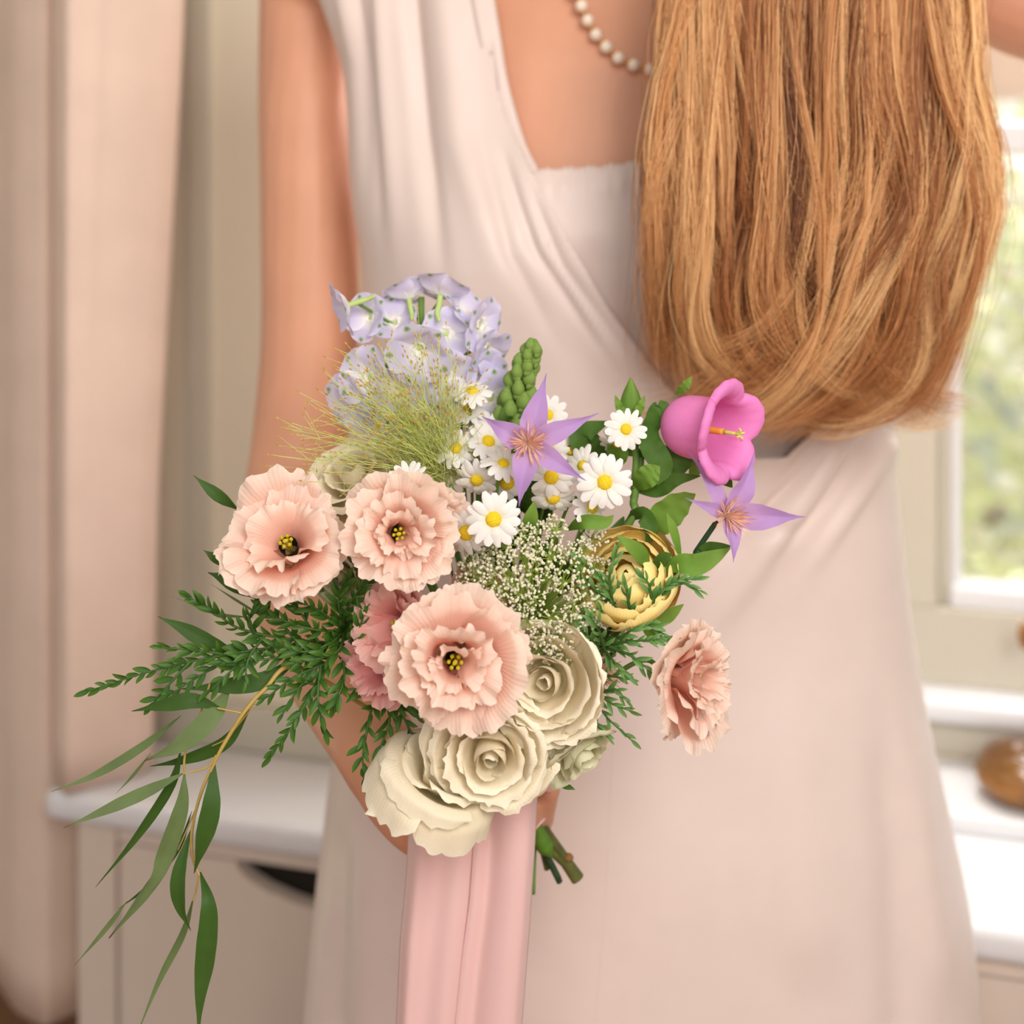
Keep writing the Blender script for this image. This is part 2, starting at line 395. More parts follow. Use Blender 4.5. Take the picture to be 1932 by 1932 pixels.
CX = np.array([p.x for p in CW]); CZZ = np.array([p.z for p in CW])
def cowlz(X): return float(np.interp(X, CX, CZZ, left=9, right=CZZ[-1]))

# one continuous body: torso, neck, head, arms and hands
bb = MB()
rings = []
for py in np.linspace(-60, 1750, 44):
    z = zpy(py); c, h, t = body(z)
    hs = interp([(-60, .10), (0, .165), (80, .172), (200, .168), (450, .165), (800, .145), (1000, .15), (1300, .172), (1750, .18)], py)
    tt = t-interp([(-60, .022), (120, .016), (320, .022), (700, .035), (1750, .04)], py)
    ring = []
    for k in range(40):
        a = 2*math.pi*k/40; ca, sa = math.cos(a), math.sin(a)
        x = c+hs*math.copysign(abs(ca)**(2/EXP), ca); y = YC-tt*math.copysign(abs(sa)**(2/EXP), sa)*(1 if sa > 0 else .9)
        if sa > 0:
            for bx, bz, am in ((-.035, 1.215, .020), (.215, 1.215, .024)): y -= am*math.exp(-((x-bx)/.07)**2-((z-bz)/.07)**2)
        ring.append(Vector((x, y, z)))
    rings += ring
bb.add((rings, gridfaces(40, 44, True)+[tuple(range(40))[::-1], tuple(range(43*40, 44*40))]))
def limb(pts, rad, sides=16, n=None): bb.add(tube(pts, rad, sides, n or 10*len(pts), True, True))
PX = lambda x, y, d: P(x, y, d)
nb = Vector((.135, 1.165, 1.425))
limb([PX(590, -55, 1.20), PX(850, -105, 1.18), nb, PX(1640, -100, 1.18), PX(1850, -30, 1.19)], [.042, .044, .05, .044, .042])
limb([nb+Vector((0, .0, -.02)), nb+Vector((.02, -.005, .05)), nb+Vector((.05, -.02, .11))], [.056, .051, .052])
HC = nb+Vector((.085, -.035, .215))     # head centre
Rh = Matrix.Rotation(.25, 3, 'Y') @ Matrix.Rotation(.5, 3, 'Z')
for c_, r_ in (((0, .01, .02), (.074, .092, .098)), ((0, -.035, -.055), (.055, .058, .062)), ((0, -.075, -.088), (.022, .02, .02)), ((0, -.098, -.02), (.012, .017, .02)),
               ((0, -.083, -.058), (.024, .014, .010)), ((.028, -.080, .012), (.015, .010, .009)), ((-.028, -.080, .012), (.015, .010, .009)), ((.076, .005, -.01), (.010, .018, .03)), ((-.076, .005, -.01), (.010, .018, .03))):
    bb.add(ellipsoid(HC+Rh @ Vector(c_), r_, 20, 14, Rh))
# right arm hanging, forearm brought forward to the stems
limb([PX(582, -60, 1.21), PX(576, 180, 1.21), PX(584, 420, 1.20), PX(585, 640, 1.185), PX(566, 830, 1.17), PX(548, 930, 1.155)], [.040, .0385, .040, .0395, .0385, .037])
limb([PX(548, 930, 1.155), PX(562, 1050, 1.10), PX(590, 1180, 1.03), PX(650, 1300, .955), PX(705, 1400, .905)], [.037, .0385, .036, .031, .0265])
# hand closed round the stems
limb([PX(700, 1395, .905), PX(745, 1460, .90), PX(830, 1510, .905), PX(880, 1530, .91)], [.026, .026, .028, .022])
limb([PX(705, 1410, .905), PX(755, 1510, .893), PX(800, 1570, .892), PX(850, 1590, .90)], [.0235, .021, .0165, .013])
def finger(pts, r): limb(pts, [r, r*1.02, r*.95, r*.9, r*.74], 12, 30)
finger([PX(850, 1480, .915), PX(930, 1462, .935), PX(1005, 1470, .928), PX(1030, 1462, .905), PX(1036, 1452, .893)], .0088)
finger([PX(860, 1510, .92), PX(940, 1530, .938), PX(1008, 1560, .925), PX(1027, 1520, .895), PX(1038, 1487, .88)], .0090)
finger([PX(860, 1545, .918), PX(930, 1560, .932), PX(985, 1570, .915), PX(996, 1550, .888), PX(990, 1530, .878)], .0086)
finger([PX(845, 1580, .905), PX(905, 1588, .92), PX(950, 1590, .905), PX(962, 1580, .882), PX(955, 1565, .872)], .0074)
finger([PX(765, 1470, .892), PX(820, 1462, .872), PX(880, 1470, .862), PX(930, 1490, .858), PX(950, 1505, .858)], .0098)
# left arm raised, hand behind the head
limb([PX(1835, -40, 1.19), PX(2000, 25, 1.15), PX(2200, -60, 1.12), PX(2330, -180, 1.12)], [.044, .040, .036, .035])
limb([PX(2330, -180, 1.12), PX(2180, -330, 1.13), PX(2000, -470, 1.14), PX(1900, -540, 1.15)], [.035, .034, .028, .023])
limb([PX(1900, -540, 1.15), PX(1840, -580, 1.16), PX(1800, -600, 1.17)], [.024, .030, .024])
for k in range(4): finger([PX(1800, -590-k*28, 1.165), PX(1765, -600-k*30, 1.17), PX(1735, -606-k*32, 1.18), PX(1712, -612-k*33, 1.19), PX(1700, -616-k*33, 1.20)], .0085)
finger([PX(1855, -560, 1.14), PX(1840, -520, 1.135), PX(1815, -495, 1.14), PX(1795, -490, 1.145), PX(1785, -488, 1.15)], .0095)
tmp = bpy.data.objects.new('tmp', bb.mesh('person')); COL.objects.link(tmp)
rm = tmp.modifiers.new('r', 'REMESH'); rm.mode = 'VOXEL'; rm.voxel_size = .0032; rm.use_smooth_shade = True
s_ = tmp.modifiers.new('s', 'SMOOTH'); s_.factor = .5; s_.iterations = 6
bpy.context.view_layer.update()
bm_ = bpy.data.meshes.new_from_object(tmp.evaluated_get(bpy.context.evaluated_depsgraph_get()))
bpy.data.objects.remove(tmp); bm_.name = 'person'; bm_.materials.clear()
person = ob('person', bm_, M_SKIN); person['_m'] = [list(r) for r in Matrix.Identity(4)]; ROOTS.append(person)
tag(person, 'woman in ivory satin slip dress holding a mixed bouquet in her right hand', 'person')
# nails on the two finger tips that show
M_NAIL = plain('nail', lin((244, 190, 185)), .25, .5)
for a, b_ in ((PX(1041, 1474, .871), PX(1037, 1487, .872)),):
    d_ = (b_-a).normalized(); zz = Vector((.25, -1, .1)).normalized(); xx = d_.cross(zz).normalized(); Mn = Matrix((xx, d_, zz)).transposed()
    ob('fingernail', one(ellipsoid((a+b_)/2, (.0042, .0058, .0012), 12, 8, Mn)).mesh('fingernail'), M_NAIL, person, world=True)

# dress: a closed tube of satin whose front rises to the cowl edge
nu, n1, n2 = 220, 300, 24; V = []; U = []
zlow = zpy(1960)
def dpoint(th, z):
    c, h, t = body(z); ca, sa = math.cos(th), math.sin(th)
    x = c+h*math.copysign(abs(ca)**(2/EXP), ca)
    return x
cols = [math.pi-math.pi*(i/(nu-1)) for i in range(nu)]
zs_scan = np.linspace(zpy(-230), zpy(1000), 500)
scan_body = [body(z) for z in zs_scan]
ztop = []
for th in cols:
    zt = None; ca = math.cos(th)
    for z, (c, h, t) in zip(zs_scan, scan_body):
        x = c+h*math.copysign(abs(ca)**(2/EXP), ca)
        if z <= cowlz(x): zt = z; break
    ztop.append(zt if zt is not None else zpy(1000))
ZT = zpy(-230)
for j in range(n1+n2):
    for i, th in enumerate(cols):
        if j < n1: z = min(ztop[i], ZT+(zlow-ZT)*(j/(n1-1)))
        else: z = zlow+(.04-zlow)*((j-n1+1)/n2)
        c, h, t = body(z); ca, sa = math.cos(th), math.sin(th)
        x = c+h*math.copysign(abs(ca)**(2/EXP), ca)
        y = float(front(np.float64(x), z)) if abs(ca) < .98 else YC-t*abs(sa)**(2/EXP)
        px, py = 966+x/y*F, HY+(CZ-z)/y*F
        k = fold(px, py) if py < 2100 else 0
        if px > 905 and j < n1:          # the cowl edge stands forward of the slip
            e = max(0, ztop[i]-z); k += (.012 if px < 1380 else .007)*math.exp(-(e/.05)**2)*min(1, max(0, (px-960)/150))
        n = Vector((ca*.6, -max(sa, .25), 0)).normalized()
        V.append(Vector((x, y, z))+n*k); U.append((i/(nu-1), z))
keep = [f[::-1] for f in gridfaces(nu, n1+n2) if abs(V[f[0]].z-V[f[3]].z)+abs(V[f[1]].z-V[f[2]].z) > 1e-5]
me = mesh('dress', V, keep, U)
nb_ = 60; Vb = []
for j in range(70):
    for i in range(nb_):
        th = -math.pi*(i/(nb_-1)); z = zpy(60)+(.04-zpy(60))*j/69; c, h, t = body(z); ca, sa = math.cos(th), math.sin(th)
        Vb.append(Vector((c+h*math.copysign(abs(ca)**(2/EXP), ca), YC+t*.92*abs(sa)**(2/EXP), z)))
dress = ob('dress', me, M_DRESS, person, world=True)
sm = dress.modifiers.new('thick', 'SOLIDIFY'); sm.thickness = .0012; sm.offset = 1
ob('dress_back', mesh('dress_back', Vb, gridfaces(nb_, 70)), M_DRESS, person, world=True)
# slip top under the cowl, with a gathered upper edge and a strap
nu, nv = 90, 60; V = []; U = []
NECK = [(880, 330), (1000, 326), (1060, 322), (1130, 318), (1230, 306), (1330, 300), (1500, 300), (1700, 310)]
for j in range(nv):
    for i in range(nu):
        px = 885+i/(nu-1)*790; top = interp(NECK, px); py = top+(900-top)*(j/(nv-1))**1.3
        wr = .0022*math.exp(-((py-top-30)/22)**2)*(.6+.4*math.sin(px*.22+math.sin(px*.05)*2)) + .0022*noise.noise(Vector((px*.012, py*.012, 3)))*(1 if py > top+50 else 0)
        V.append(surf(px, py, .009-wr)); U.append((i/(nu-1), j/(nv-1)))
o = ob('slip_top', mesh('slip_top', V, gridfaces(nu, nv), U), M_DRESS, person, world=True); o.modifiers.new('t', 'SOLIDIFY').thickness = .001
bf = MB()
for k in range(46):
    px = 1000+k*11; bf.add(ellipsoid(surf(px, interp(NECK, px)+3+2*math.sin(k*1.7), .009), (.0026, .0018, .0034), 8, 6))
ob('gathered_edge', bf.mesh('gathered_edge'), M_DRESS, person, world=True)['kind'] = 'stuff'
def strip(pts, widths, up, fold_=0., nu=5, n=None, wave=0., wf=3., seed=0, thick=0., curl=0.):
    """leaf, petal or ribbon: a strip along pts; widths are half widths; up gives the face direction"""
    n = n or 8*len(pts); c = catmull(pts, n); w = np.interp(np.linspace(0, 1, n), np.linspace(0, 1, len(widths)), widths)
    V = []; U = []; up = Vector(up).normalized()
    for j in range(n):
        t = (c[min(j+1, n-1)]-c[max(j-1, 0)]).normalized(); s = t.cross(up)
        s = s.normalized() if s.length > 1e-4 else t.orthogonal().normalized(); nn = s.cross(t).normalized()
        for i in range(nu):
            u = -1+2*i/(nu-1); a = abs(u)
            h = fold_*w[j]*a+curl*w[j]*a*a
            if wave: h += wave*w[j]*a*math.sin(wf*j/(n-1)*6.28+seed+(1.3 if u > 0 else 0))
            V.append(c[j]+s*(u*w[j])+nn*h); U.append((i/(nu-1), j/(n-1)))
    return V, [f for f in gridfaces(nu, n)], U
sv = strip([surf(870, -190, -.004), surf(900, -60, -.004), surf(922, 60, -.002), surf(940, 160, .004), surf(972, 270, .009), surf(1000, 330, .010)], [.0085, .0085, .008, .0075, .007, .007], (0, -1, 0), .0, 5, 40)
ob('shoulder_strap', mesh('shoulder_strap', sv[0], sv[1], sv[2]), M_DRESS, person, world=True).modifiers.new('t', 'SOLIDIFY').thickness = .0012
# seam down the skirt
sp = [surf(x, y, -.0006) for x, y in ((1158, 1400), (1152, 1500), (1146, 1640), (1138, 1760), (1128, 1870), (1118, 1990))]
ob('skirt_seam', one(tube(sp, [.0009]*6, 6, 50)).mesh('skirt_seam'), M_DRESS, person, world=True)
# pearl necklace
nk = thing('pearl_necklace', 'short necklace of small pearls and gold beads at her throat', 'necklace')
M_PEARL = plain('pearl', lin((255, 236, 216)), .15, .6, Coat_Weight=.6); M_GOLD = plain('gold', lin((214, 160, 84)), .25, .6, Metallic=.8)
NL = [(1075, -60), (1086, -15), (1096, 10), (1108, 38), (1124, 66), (1144, 90), (1166, 110), (1196, 124), (1226, 132), (1256, 137), (1290, 138), (1330, 132), (1370, 118), (1410, 95), (1445, 60), (1470, 10), (1485, -50)]
def skin_front(px, py):
    return surf(px, py, .011)
cur = catmull([skin_front(x, y) for x, y in NL], 400); acc = 0; last = cur[0]; k = 0
pm = one(ellipsoid((0, 0, 0), (.0047,)*3, 14, 9)).mesh('pearl'); gm_ = one(ellipsoid((0, 0, 0), (.0019,)*3, 10, 6)).mesh('gold_bead')
for p in cur:
    acc += (p-last).length; last = p
    if acc >= .0058:
        acc = 0; k += 1
        ob('pearl' if k % 2 else 'gold_bead', pm if k % 2 else gm_, M_PEARL if k % 2 else M_GOLD, nk, Matrix.Translation(p+Vector((0, -.003, 0))))

# ------------------------------------------------------------------ hair: long locks falling over her far shoulder
HL = [(-420, 1420), (-200, 1330), (0, 1272), (140, 1262), (300, 1246), (500, 1240), (680, 1226), (780, 1236), (860, 1262)]
HR = [(-420, 1700), (-200, 1800), (0, 1826), (150, 1836), (280, 1868), (400, 1868), (480, 1846), (560, 1826), (700, 1802), (780, 1780), (860, 1740)]
HE = [(0, 705), (.08, 745), (.3, 740), (.45, 765), (.6, 805), (.8, 800), (.95, 775), (1, 640)]
NP = 28; vv_ = np.linspace(0, 1, NP); allp = []; tone = []; r = random.Random(11)
HLk, HRk, HEk = np.array(HL, float), np.array(HR, float), np.array(HE, float)
NL_ = 250
for L in range(NL_):
    layer = r.random(); s0 = ((L*.618) % 1.0); s0 = min(1, max(0, s0+r.gauss(0, .02))); hi = L % 10 == 0
    if L % 11 == 0: s0 = r.choice((.01, .03, .97, .99))
    if hi: layer = 1.0
    yend = np.interp(s0, HEk[:, 0], HEk[:, 1])*(1 if layer > .3 else .84)+r.gauss(-10, 26)
    if r.random() < .3 and layer > .5: yend *= r.uniform(.62, .9)
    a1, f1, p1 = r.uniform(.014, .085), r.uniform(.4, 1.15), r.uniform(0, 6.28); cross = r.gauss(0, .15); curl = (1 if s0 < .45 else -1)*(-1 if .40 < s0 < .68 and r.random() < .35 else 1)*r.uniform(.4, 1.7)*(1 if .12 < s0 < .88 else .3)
    dep = .985-.055*layer; tl = r.gauss(-.03, .22)-(.26 if layer < .28 else 0)-(.36 if .24 < s0 < .46 and layer < .72 else 0)  # under and centre locks get a darker tone, painting shade into the gaps
    rad = r.uniform(12, 30); ns = 70
    if hi: rad = r.uniform(6, 13); ns = 40; tl = r.uniform(.10, .30); a1 *= 1.3
    ox = rng.normal(0, .55, (ns, 1))*rad; oy = rng.normal(0, .0045 if hi else .006, (ns, 1)); le = np.where(rng.random((ns, 1)) < .75, rng.uniform(-30, 12, (ns, 1)), rng.uniform(-260, -20, (ns, 1)))
    wob = rng.normal(0, 1, (ns, 1))*np.where(rng.random((ns, 1)) < .09, 34, 4); wp = rng.uniform(0, 6.28, (ns, 1))
    v = vv_[None, :]; fm = abs(curl)*1.15+rng.normal(0, .12, (ns, 1)); fm = np.maximum(fm, .05); kk = np.sin(np.minimum(fm, 1.57))/fm
    T = (yend+le+430)/(.74+.26*kk); ph_ = fm*np.maximum(0, (v-.74)/.26); Rr = .26*T/fm
    y = -430+T*np.minimum(v, .74)+Rr*np.sin(ph_); xarc = np.sign(curl)*Rr*(1-np.cos(ph_))
    s_ = s0+cross*(v-.5)*1.4+a1*np.sin(f1*6.28*v+p1)*v**.7
    s_ = np.clip(s_, -.015+.03*np.tanh(s_), 1.015)
    x = np.interp(y, HLk[:, 0], HLk[:, 1])*(1-s_)+np.interp(y, HRk[:, 0], HRk[:, 1])*s_
    sp_ = (1.2-.45*np.sin(v*3.14))*(1-.15*np.maximum(0, (v-.70)/.30)+.5*np.sin(v*9+p1)*(v > .3)*v)
    x = x+ox*sp_+wob*np.sin(v*(4+f1*2)+wp)*v
    cv = np.maximum(0, (v-.74)/.26); x = x+xarc*.9
    d = dep+oy+.04*np.maximum(0, .45-v)+.03*cv**2-.022*np.sin(np.clip(s_, 0, 1)*3.14)+.012*np.sin(f1*7*v+p1*2)*v
    allp.append(np.stack([(x-966)/F*d, d+0*x, CZ-(y-HY)/F*d], -1).reshape(-1, 3))
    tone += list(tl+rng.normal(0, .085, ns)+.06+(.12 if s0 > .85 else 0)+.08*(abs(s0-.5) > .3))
hp = np.concatenate(allp); hsz = [NP]*(len(hp)//NP)
hc = bpy.data.hair_curves.new('hair'); hc.add_curves(hsz)
hc.points.foreach_set('position', hp.astype(np.float32).ravel())
at = hc.attributes.get('radius') or hc.attributes.new('radius', 'FLOAT', 'POINT')
rr = np.tile(np.interp(np.linspace(0, 1, NP), [0, .7, 1], [.00019, .00016, .00006]), len(hsz)); at.data.foreach_set('value', rr.astype(np.float32))
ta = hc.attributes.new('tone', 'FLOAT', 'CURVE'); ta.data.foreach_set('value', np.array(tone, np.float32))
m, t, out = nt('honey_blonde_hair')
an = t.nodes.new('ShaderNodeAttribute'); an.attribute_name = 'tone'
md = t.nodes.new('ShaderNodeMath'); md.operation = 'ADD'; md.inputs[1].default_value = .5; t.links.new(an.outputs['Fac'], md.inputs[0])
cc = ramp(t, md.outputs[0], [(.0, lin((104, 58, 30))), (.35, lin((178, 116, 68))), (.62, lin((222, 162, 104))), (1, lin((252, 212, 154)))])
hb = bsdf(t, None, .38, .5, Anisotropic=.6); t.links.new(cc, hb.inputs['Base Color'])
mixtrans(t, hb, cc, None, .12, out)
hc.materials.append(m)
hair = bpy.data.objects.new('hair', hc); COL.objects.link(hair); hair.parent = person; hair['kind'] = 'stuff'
# hair lying on the head (above the frame), joined to the locks
cap = MB(); cap.add(ellipsoid(HC+Rh @ Vector((0, .022, .028)), (.082, .094, .103), 24, 16, Rh)); cap.add(tube([HC+Rh @ Vector((.02, .06, 0)), P(1560, -260, 1.09), P(1560, -40, 1.03), P(1565, 200, 1.0)], [.075, .062, .05, .03], 14, 24))
ob('hair_cap', cap.mesh('hair_cap'), plain('hair_under', lin((104, 62, 34)), .6, .3, .3, 60), person, world=True)
# ------------------------------------------------------------------ the bouquet: every stem is a thing of its own
M_STEM = plain('green_stem', lin((104, 140, 62)), .5, .3, .15, 60)
M_WSTEM = plain('woody_stem', lin((92, 96, 44)), .6, .3, .35, 90)
M_DSTEM = plain('dark_stem', lin((44, 72, 44)), .5, .3, .2, 90)
M_LEAF = petalmat('dark_leaf', [(0, lin((74, 112, 42))), (1, lin((90, 128, 50)))], .45, .2, .25, 'Y', .15, 70, .2)
M_LEAFB = petalmat('bright_leaf', [(0, lin((112, 158, 56))), (1, lin((140, 178, 78)))], .45, .3, .25, 'Y', .1, 70, .2)
M_FERN = petalmat('fern_leaf', [(0, lin((44, 84, 30))), (1, lin((90, 134, 46)))], .4, .15, 0, 'Y', .12, 70, .25)
M_FERNR = petalmat('fern_leaf_right', [(0, lin((84, 132, 60))), (1, lin((128, 172, 98)))], .42, .15, 0, 'Y', .12, 70, .25)
M_EUC = petalmat('eucalyptus_leaf', [(0, lin((108, 130, 78))), (.9, lin((122, 142, 92))), (1, lin((110, 62, 58)))], .5, .15, .2, 'Y', .1, 60, .2)
M_EUCD = petalmat('eucalyptus_dark', [(0, lin((64, 98, 38))), (.93, lin((72, 106, 44))), (1, lin((96, 50, 46)))], .4, .15, .2, 'Y', .1, 60, .2)
M_EUCS = plain('eucalyptus_stem', lin((186, 158, 84)), .5, .3, .1, 80)
def lisstops(k):
    a, b, c, d = k; return [(0, lin(a)), (.3, lin(b)), (.75, lin(c)), (1, lin(d))]
M_PEACH = petalmat('peach_petal', lisstops(((220, 190, 120), (248, 178, 154), (255, 214, 194), (255, 234, 218))), .6, .3, .22, 'Y', .04, 70)
M_PINK = petalmat('pink_petal', lisstops(((214, 160, 126), (240, 148, 142), (252, 184, 174), (255, 212, 200))), .6, .3, .22, 'Y', .05, 70)
M_ROSY = petalmat('rosy_petal', lisstops(((206, 140, 120), (234, 142, 142), (248, 172, 168), (253, 200, 192))), .6, .3, .22, 'Y', .05, 70)
M_CREAM = petalmat('cream_rose_petal', [(0, lin((232, 230, 186))), (.4, lin((244, 230, 194))), (.9, lin((250, 238, 210))), (1, lin((254, 246, 220)))], .55, .15, .12, 'Y', .03, 50)
M_CREAMG = petalmat('green_cream_petal', [(0, lin((204, 214, 156))), (.5, lin((232, 226, 190))), (1, lin((232, 232, 196)))], .55, .15, .12, 'Y', .04, 50)
M_YEL = petalmat('yellow_petal', [(0, lin((255, 190, 70))), (.55, lin((255, 214, 106))), (1, lin((255, 236, 160)))], .5, .04, .12, 'Y', .04, 60)
M_WPET = petalmat('daisy_petal', [(0, lin((244, 240, 214))), (.3, lin((252, 248, 240))), (1, lin((255, 252, 249)))], .55, .10, .4, 'Y', .02, 90)
M_PURP = petalmat('clematis_petal', [(0, lin((230, 190, 228))), (.4, lin((206, 166, 224))), (1, lin((178, 140, 204)))], .55, .25, .35, 'Y', .05, 80)
M_FIL = petalmat('stamen', [(0, lin((252, 222, 204))), (.6, lin((252, 208, 180))), (1, lin((232, 168, 146)))], .6, .1)
M_BELL = plain('bell_pink', lin((250, 158, 222)), .5, .25, .05, 60, trans=.35, bmp=.1, bscale=300)
M_PIST = plain('orange_pistil', lin((236, 158, 72)), .6, .2, .15, 200)
M_PISTG = plain('green_stigma', lin((214, 208, 110)), .6, .2)
M_DARKC = plain('flower_throat', lin((40, 44, 18)), .7, .2)
M_YG = plain('yellow_green_stamen', lin((196, 180, 40)), .6, .2, .15, 200)
M_SEED = plain('grass_seed', lin((190, 156, 78)), .6, .2, .3, 300)
M_GRASS = plain('grass_stalk', lin((222, 230, 136)), .6, .2, .15, 100, trans=.2)
M_FLORET = plain('tiny_white_floret', lin((252, 248, 222)), .7, .1, trans=.25)
M_UMB = plain('umbel_green', lin((170, 196, 84)), .6, .2, .1, 100, trans=.15)
M_BUDG = plain('green_bud', lin((124, 152, 72)), .6, .25, .2, 150, bmp=.3, bscale=250)
M_RIB = None
def discmat():
    m, t, out = nt('daisy_disc'); b = bsdf(t, None, .7, .2)
    v = t.nodes.new('ShaderNodeTexVoronoi'); v.inputs['Scale'].default_value = 26; t.links.new(objcoord(t), v.inputs['Vector'])
    c = ramp(t, v.outputs['Distance'], [(.0, lin((255, 236, 64))), (.8, lin((240, 194, 30)))])
    t.links.new(c, b.inputs['Base Color']); bn = bump(t, v.outputs['Distance'], .4, .03); bn.node.invert = True
    t.links.new(bn, b.inputs['Normal']); t.links.new(b.outputs[0], out.inputs[0]); return m
M_DISC = discmat()
def delphmat():
    m, t, out = nt('delphinium_sepal'); b = bsdf(t, None, .55, .2)
    uv = t.nodes.new('ShaderNodeUVMap')
    d = t.nodes.new('ShaderNodeVectorMath'); d.operation = 'DISTANCE'; d.inputs[1].default_value = (.5, .84, 0); t.links.new(uv.outputs[0], d.inputs[0])
    f = t.nodes.new('ShaderNodeMath'); f.operation = 'ADD'; t.links.new(d.outputs['Value'], f.inputs[0])
    nz = noisetex(t, 120, 2, objcoord(t)); s = t.nodes.new('ShaderNodeMath'); s.operation = 'MULTIPLY'; s.inputs[1].default_value = .10; t.links.new(nz, s.inputs[0]); t.links.new(s.outputs[0], f.inputs[1])
    c = ramp(t, f.outputs[0], [(.10, lin((128, 160, 92))), (.20, lin((222, 220, 240))), (.4, lin((226, 218, 250))), (.8, lin((248, 246, 246)))])
    t.links.new(c, b.inputs['Base Color']); mixtrans(t, b, c, None, .3, out); return m
M_DEL = delphmat()
M_DELW = plain('delphinium_bee', lin((246, 242, 232)), .6, .2, .05, 100, trans=.2)
M_DELG = plain('delphinium_spur', lin((184, 204, 128)), .6, .2, .12, 150)

Z0 = Vector((0, -1, 0))
G0 = P(930, 1455, .895); G1 = P(992, 1548, .893)
RJ = random.Random(5)
def stem(root, base, n, mat=None, r=.0014, end=None, name='stem', via=(), lead=.022):
    j = Vector((RJ.uniform(-.007, .007), RJ.uniform(-.006, .006), RJ.uniform(-.005, .005)))
    base = Vector(base); n = Vector(n).normalized()
    pts = [base, base-n*lead]+list(via)+[(base-n*lead*1.8).lerp(G0+j, .62), G0+j, G1+j*.8]
    if end is not None: pts += [(G1+j*.8).lerp(end, .45), end]
    v = tube(pts, [r*.9]+[r]*(len(pts)-1), 8, 8*len(pts))
    return ob(name, one(v).mesh(name), mat or M_STEM, root, world=True)
def px2(n): return Vector(n).normalized()

# ---- revolved petals (lisianthus, roses)
def rpetal(prof, span, nu, nv, ruf=0., rf=3., serr=0., tip=.2, seed=0, basew=.45, twist=0., edge=0., frill=0.):
    prof = np.asarray(prof, float); L = np.concatenate([[0], np.cumsum(np.hypot(*np.diff(prof, axis=0).T))]); L /= L[-1]
    r_ = random.Random(seed); p1, p2, p3 = (r_.uniform(0, 6.28) for _ in range(3)); V = []; U = []
    for j in range(nv):
        v = j/(nv-1)
        for i in range(nu):
            u = -1+2*i/(nu-1); a = abs(u)
            vv = v*(1-tip*a**2.4*(.3+.7*v))
            if serr: vv *= 1+serr*v**3*(noise.noise(Vector((u*7, seed*3.1, .5)))+.5*noise.noise(Vector((u*19, seed*1.7, 3.5))))
            vv = min(vv, 1.12)
            if vv <= 1: r, z = np.interp(vv, L, prof[:, 0]), np.interp(vv, L, prof[:, 1])
            else:
                q = prof[-1]-prof[-2]; q = q/np.hypot(*q); r, z = prof[-1]+q*(vv-1)*.9
            r0, z0 = np.interp(max(0, vv-.05), L, prof[:, 0]), np.interp(max(0, vv-.05), L, prof[:, 1])
            r1, z1 = np.interp(min(1, vv+.05), L, prof[:, 0]), np.interp(min(1, vv+.05), L, prof[:, 1])
            tl = math.hypot(r1-r0, z1-z0)+1e-6; nr, nz = -(z1-z0)/tl, (r1-r0)/tl
            wid = basew+(1-basew)*min(1, v/.55)**.8
            ph = span*u*wid+twist*v
            e = v**3*(.45+.55*a); e2 = max(0, (vv-.70)/.30)**1.6
            w1 = math.sin(rf*3*u+p1+v*.8)+.5*math.sin(rf*5.1*u+p2+v*2)
            if ruf:
                w2 = frill*e2*(math.sin(rf*10*u+p3+w1*.8)+.6*math.sin(rf*17*u+p1*2+v*3))
                dsp = ruf*e*w1+w2; r += nr*dsp; z += nz*dsp
                ph += (ruf*.5*e*math.cos(rf*3.4*u+p3)+.5*frill*e2*math.cos(rf*10*u+p3))/max(r, .35)
            if edge: r -= nr*edge*v**5; z -= nz*edge*v**5
            z += .015*noise.noise(Vector((u*2, v*2, seed)))
            V.append(Vector((r*math.cos(ph), r*math.sin(ph), z))); U.append((i/(nu-1), v))
    return mesh('petal', V, gridfaces(nu, nv), U)
LIS = [  # profile, span, ruffle, frequency, serration, tip roundness, frill
    ([(.03, -.75), (.20, -.62), (.52, -.36), (.84, -.14), (1.02, -.14)], 1.08, .095, 1.25, .09, .14, .034),
    ([(.03, -.72), (.16, -.54), (.40, -.20), (.66, .03), (.88, .07)], 1.06, .105, 1.4, .10, .16, .040),
    ([(.03, -.70), (.12, -.48), (.29, -.10), (.45, .14), (.64, .22)], 1.12, .10, 1.4, .11, .18, .042),
    ([(.03, -.66), (.09, -.44), (.19, -.08), (.27, .12), (.42, .22)], 1.15, .085, 1.3, .11, .18, .038)]
LMESH = {}
def lismesh(mat, ring, var):
    k = (mat.name, ring, var)
    if k not in LMESH:
        p, s, ru, rf, se, ti, fr = LIS[ring]; me = rpetal(p, s, 46, 20, ru, rf, se, ti, ring*10+var+1, .45, 0, 0, fr); me.materials.append(mat); LMESH[k] = me
    return LMESH[k]
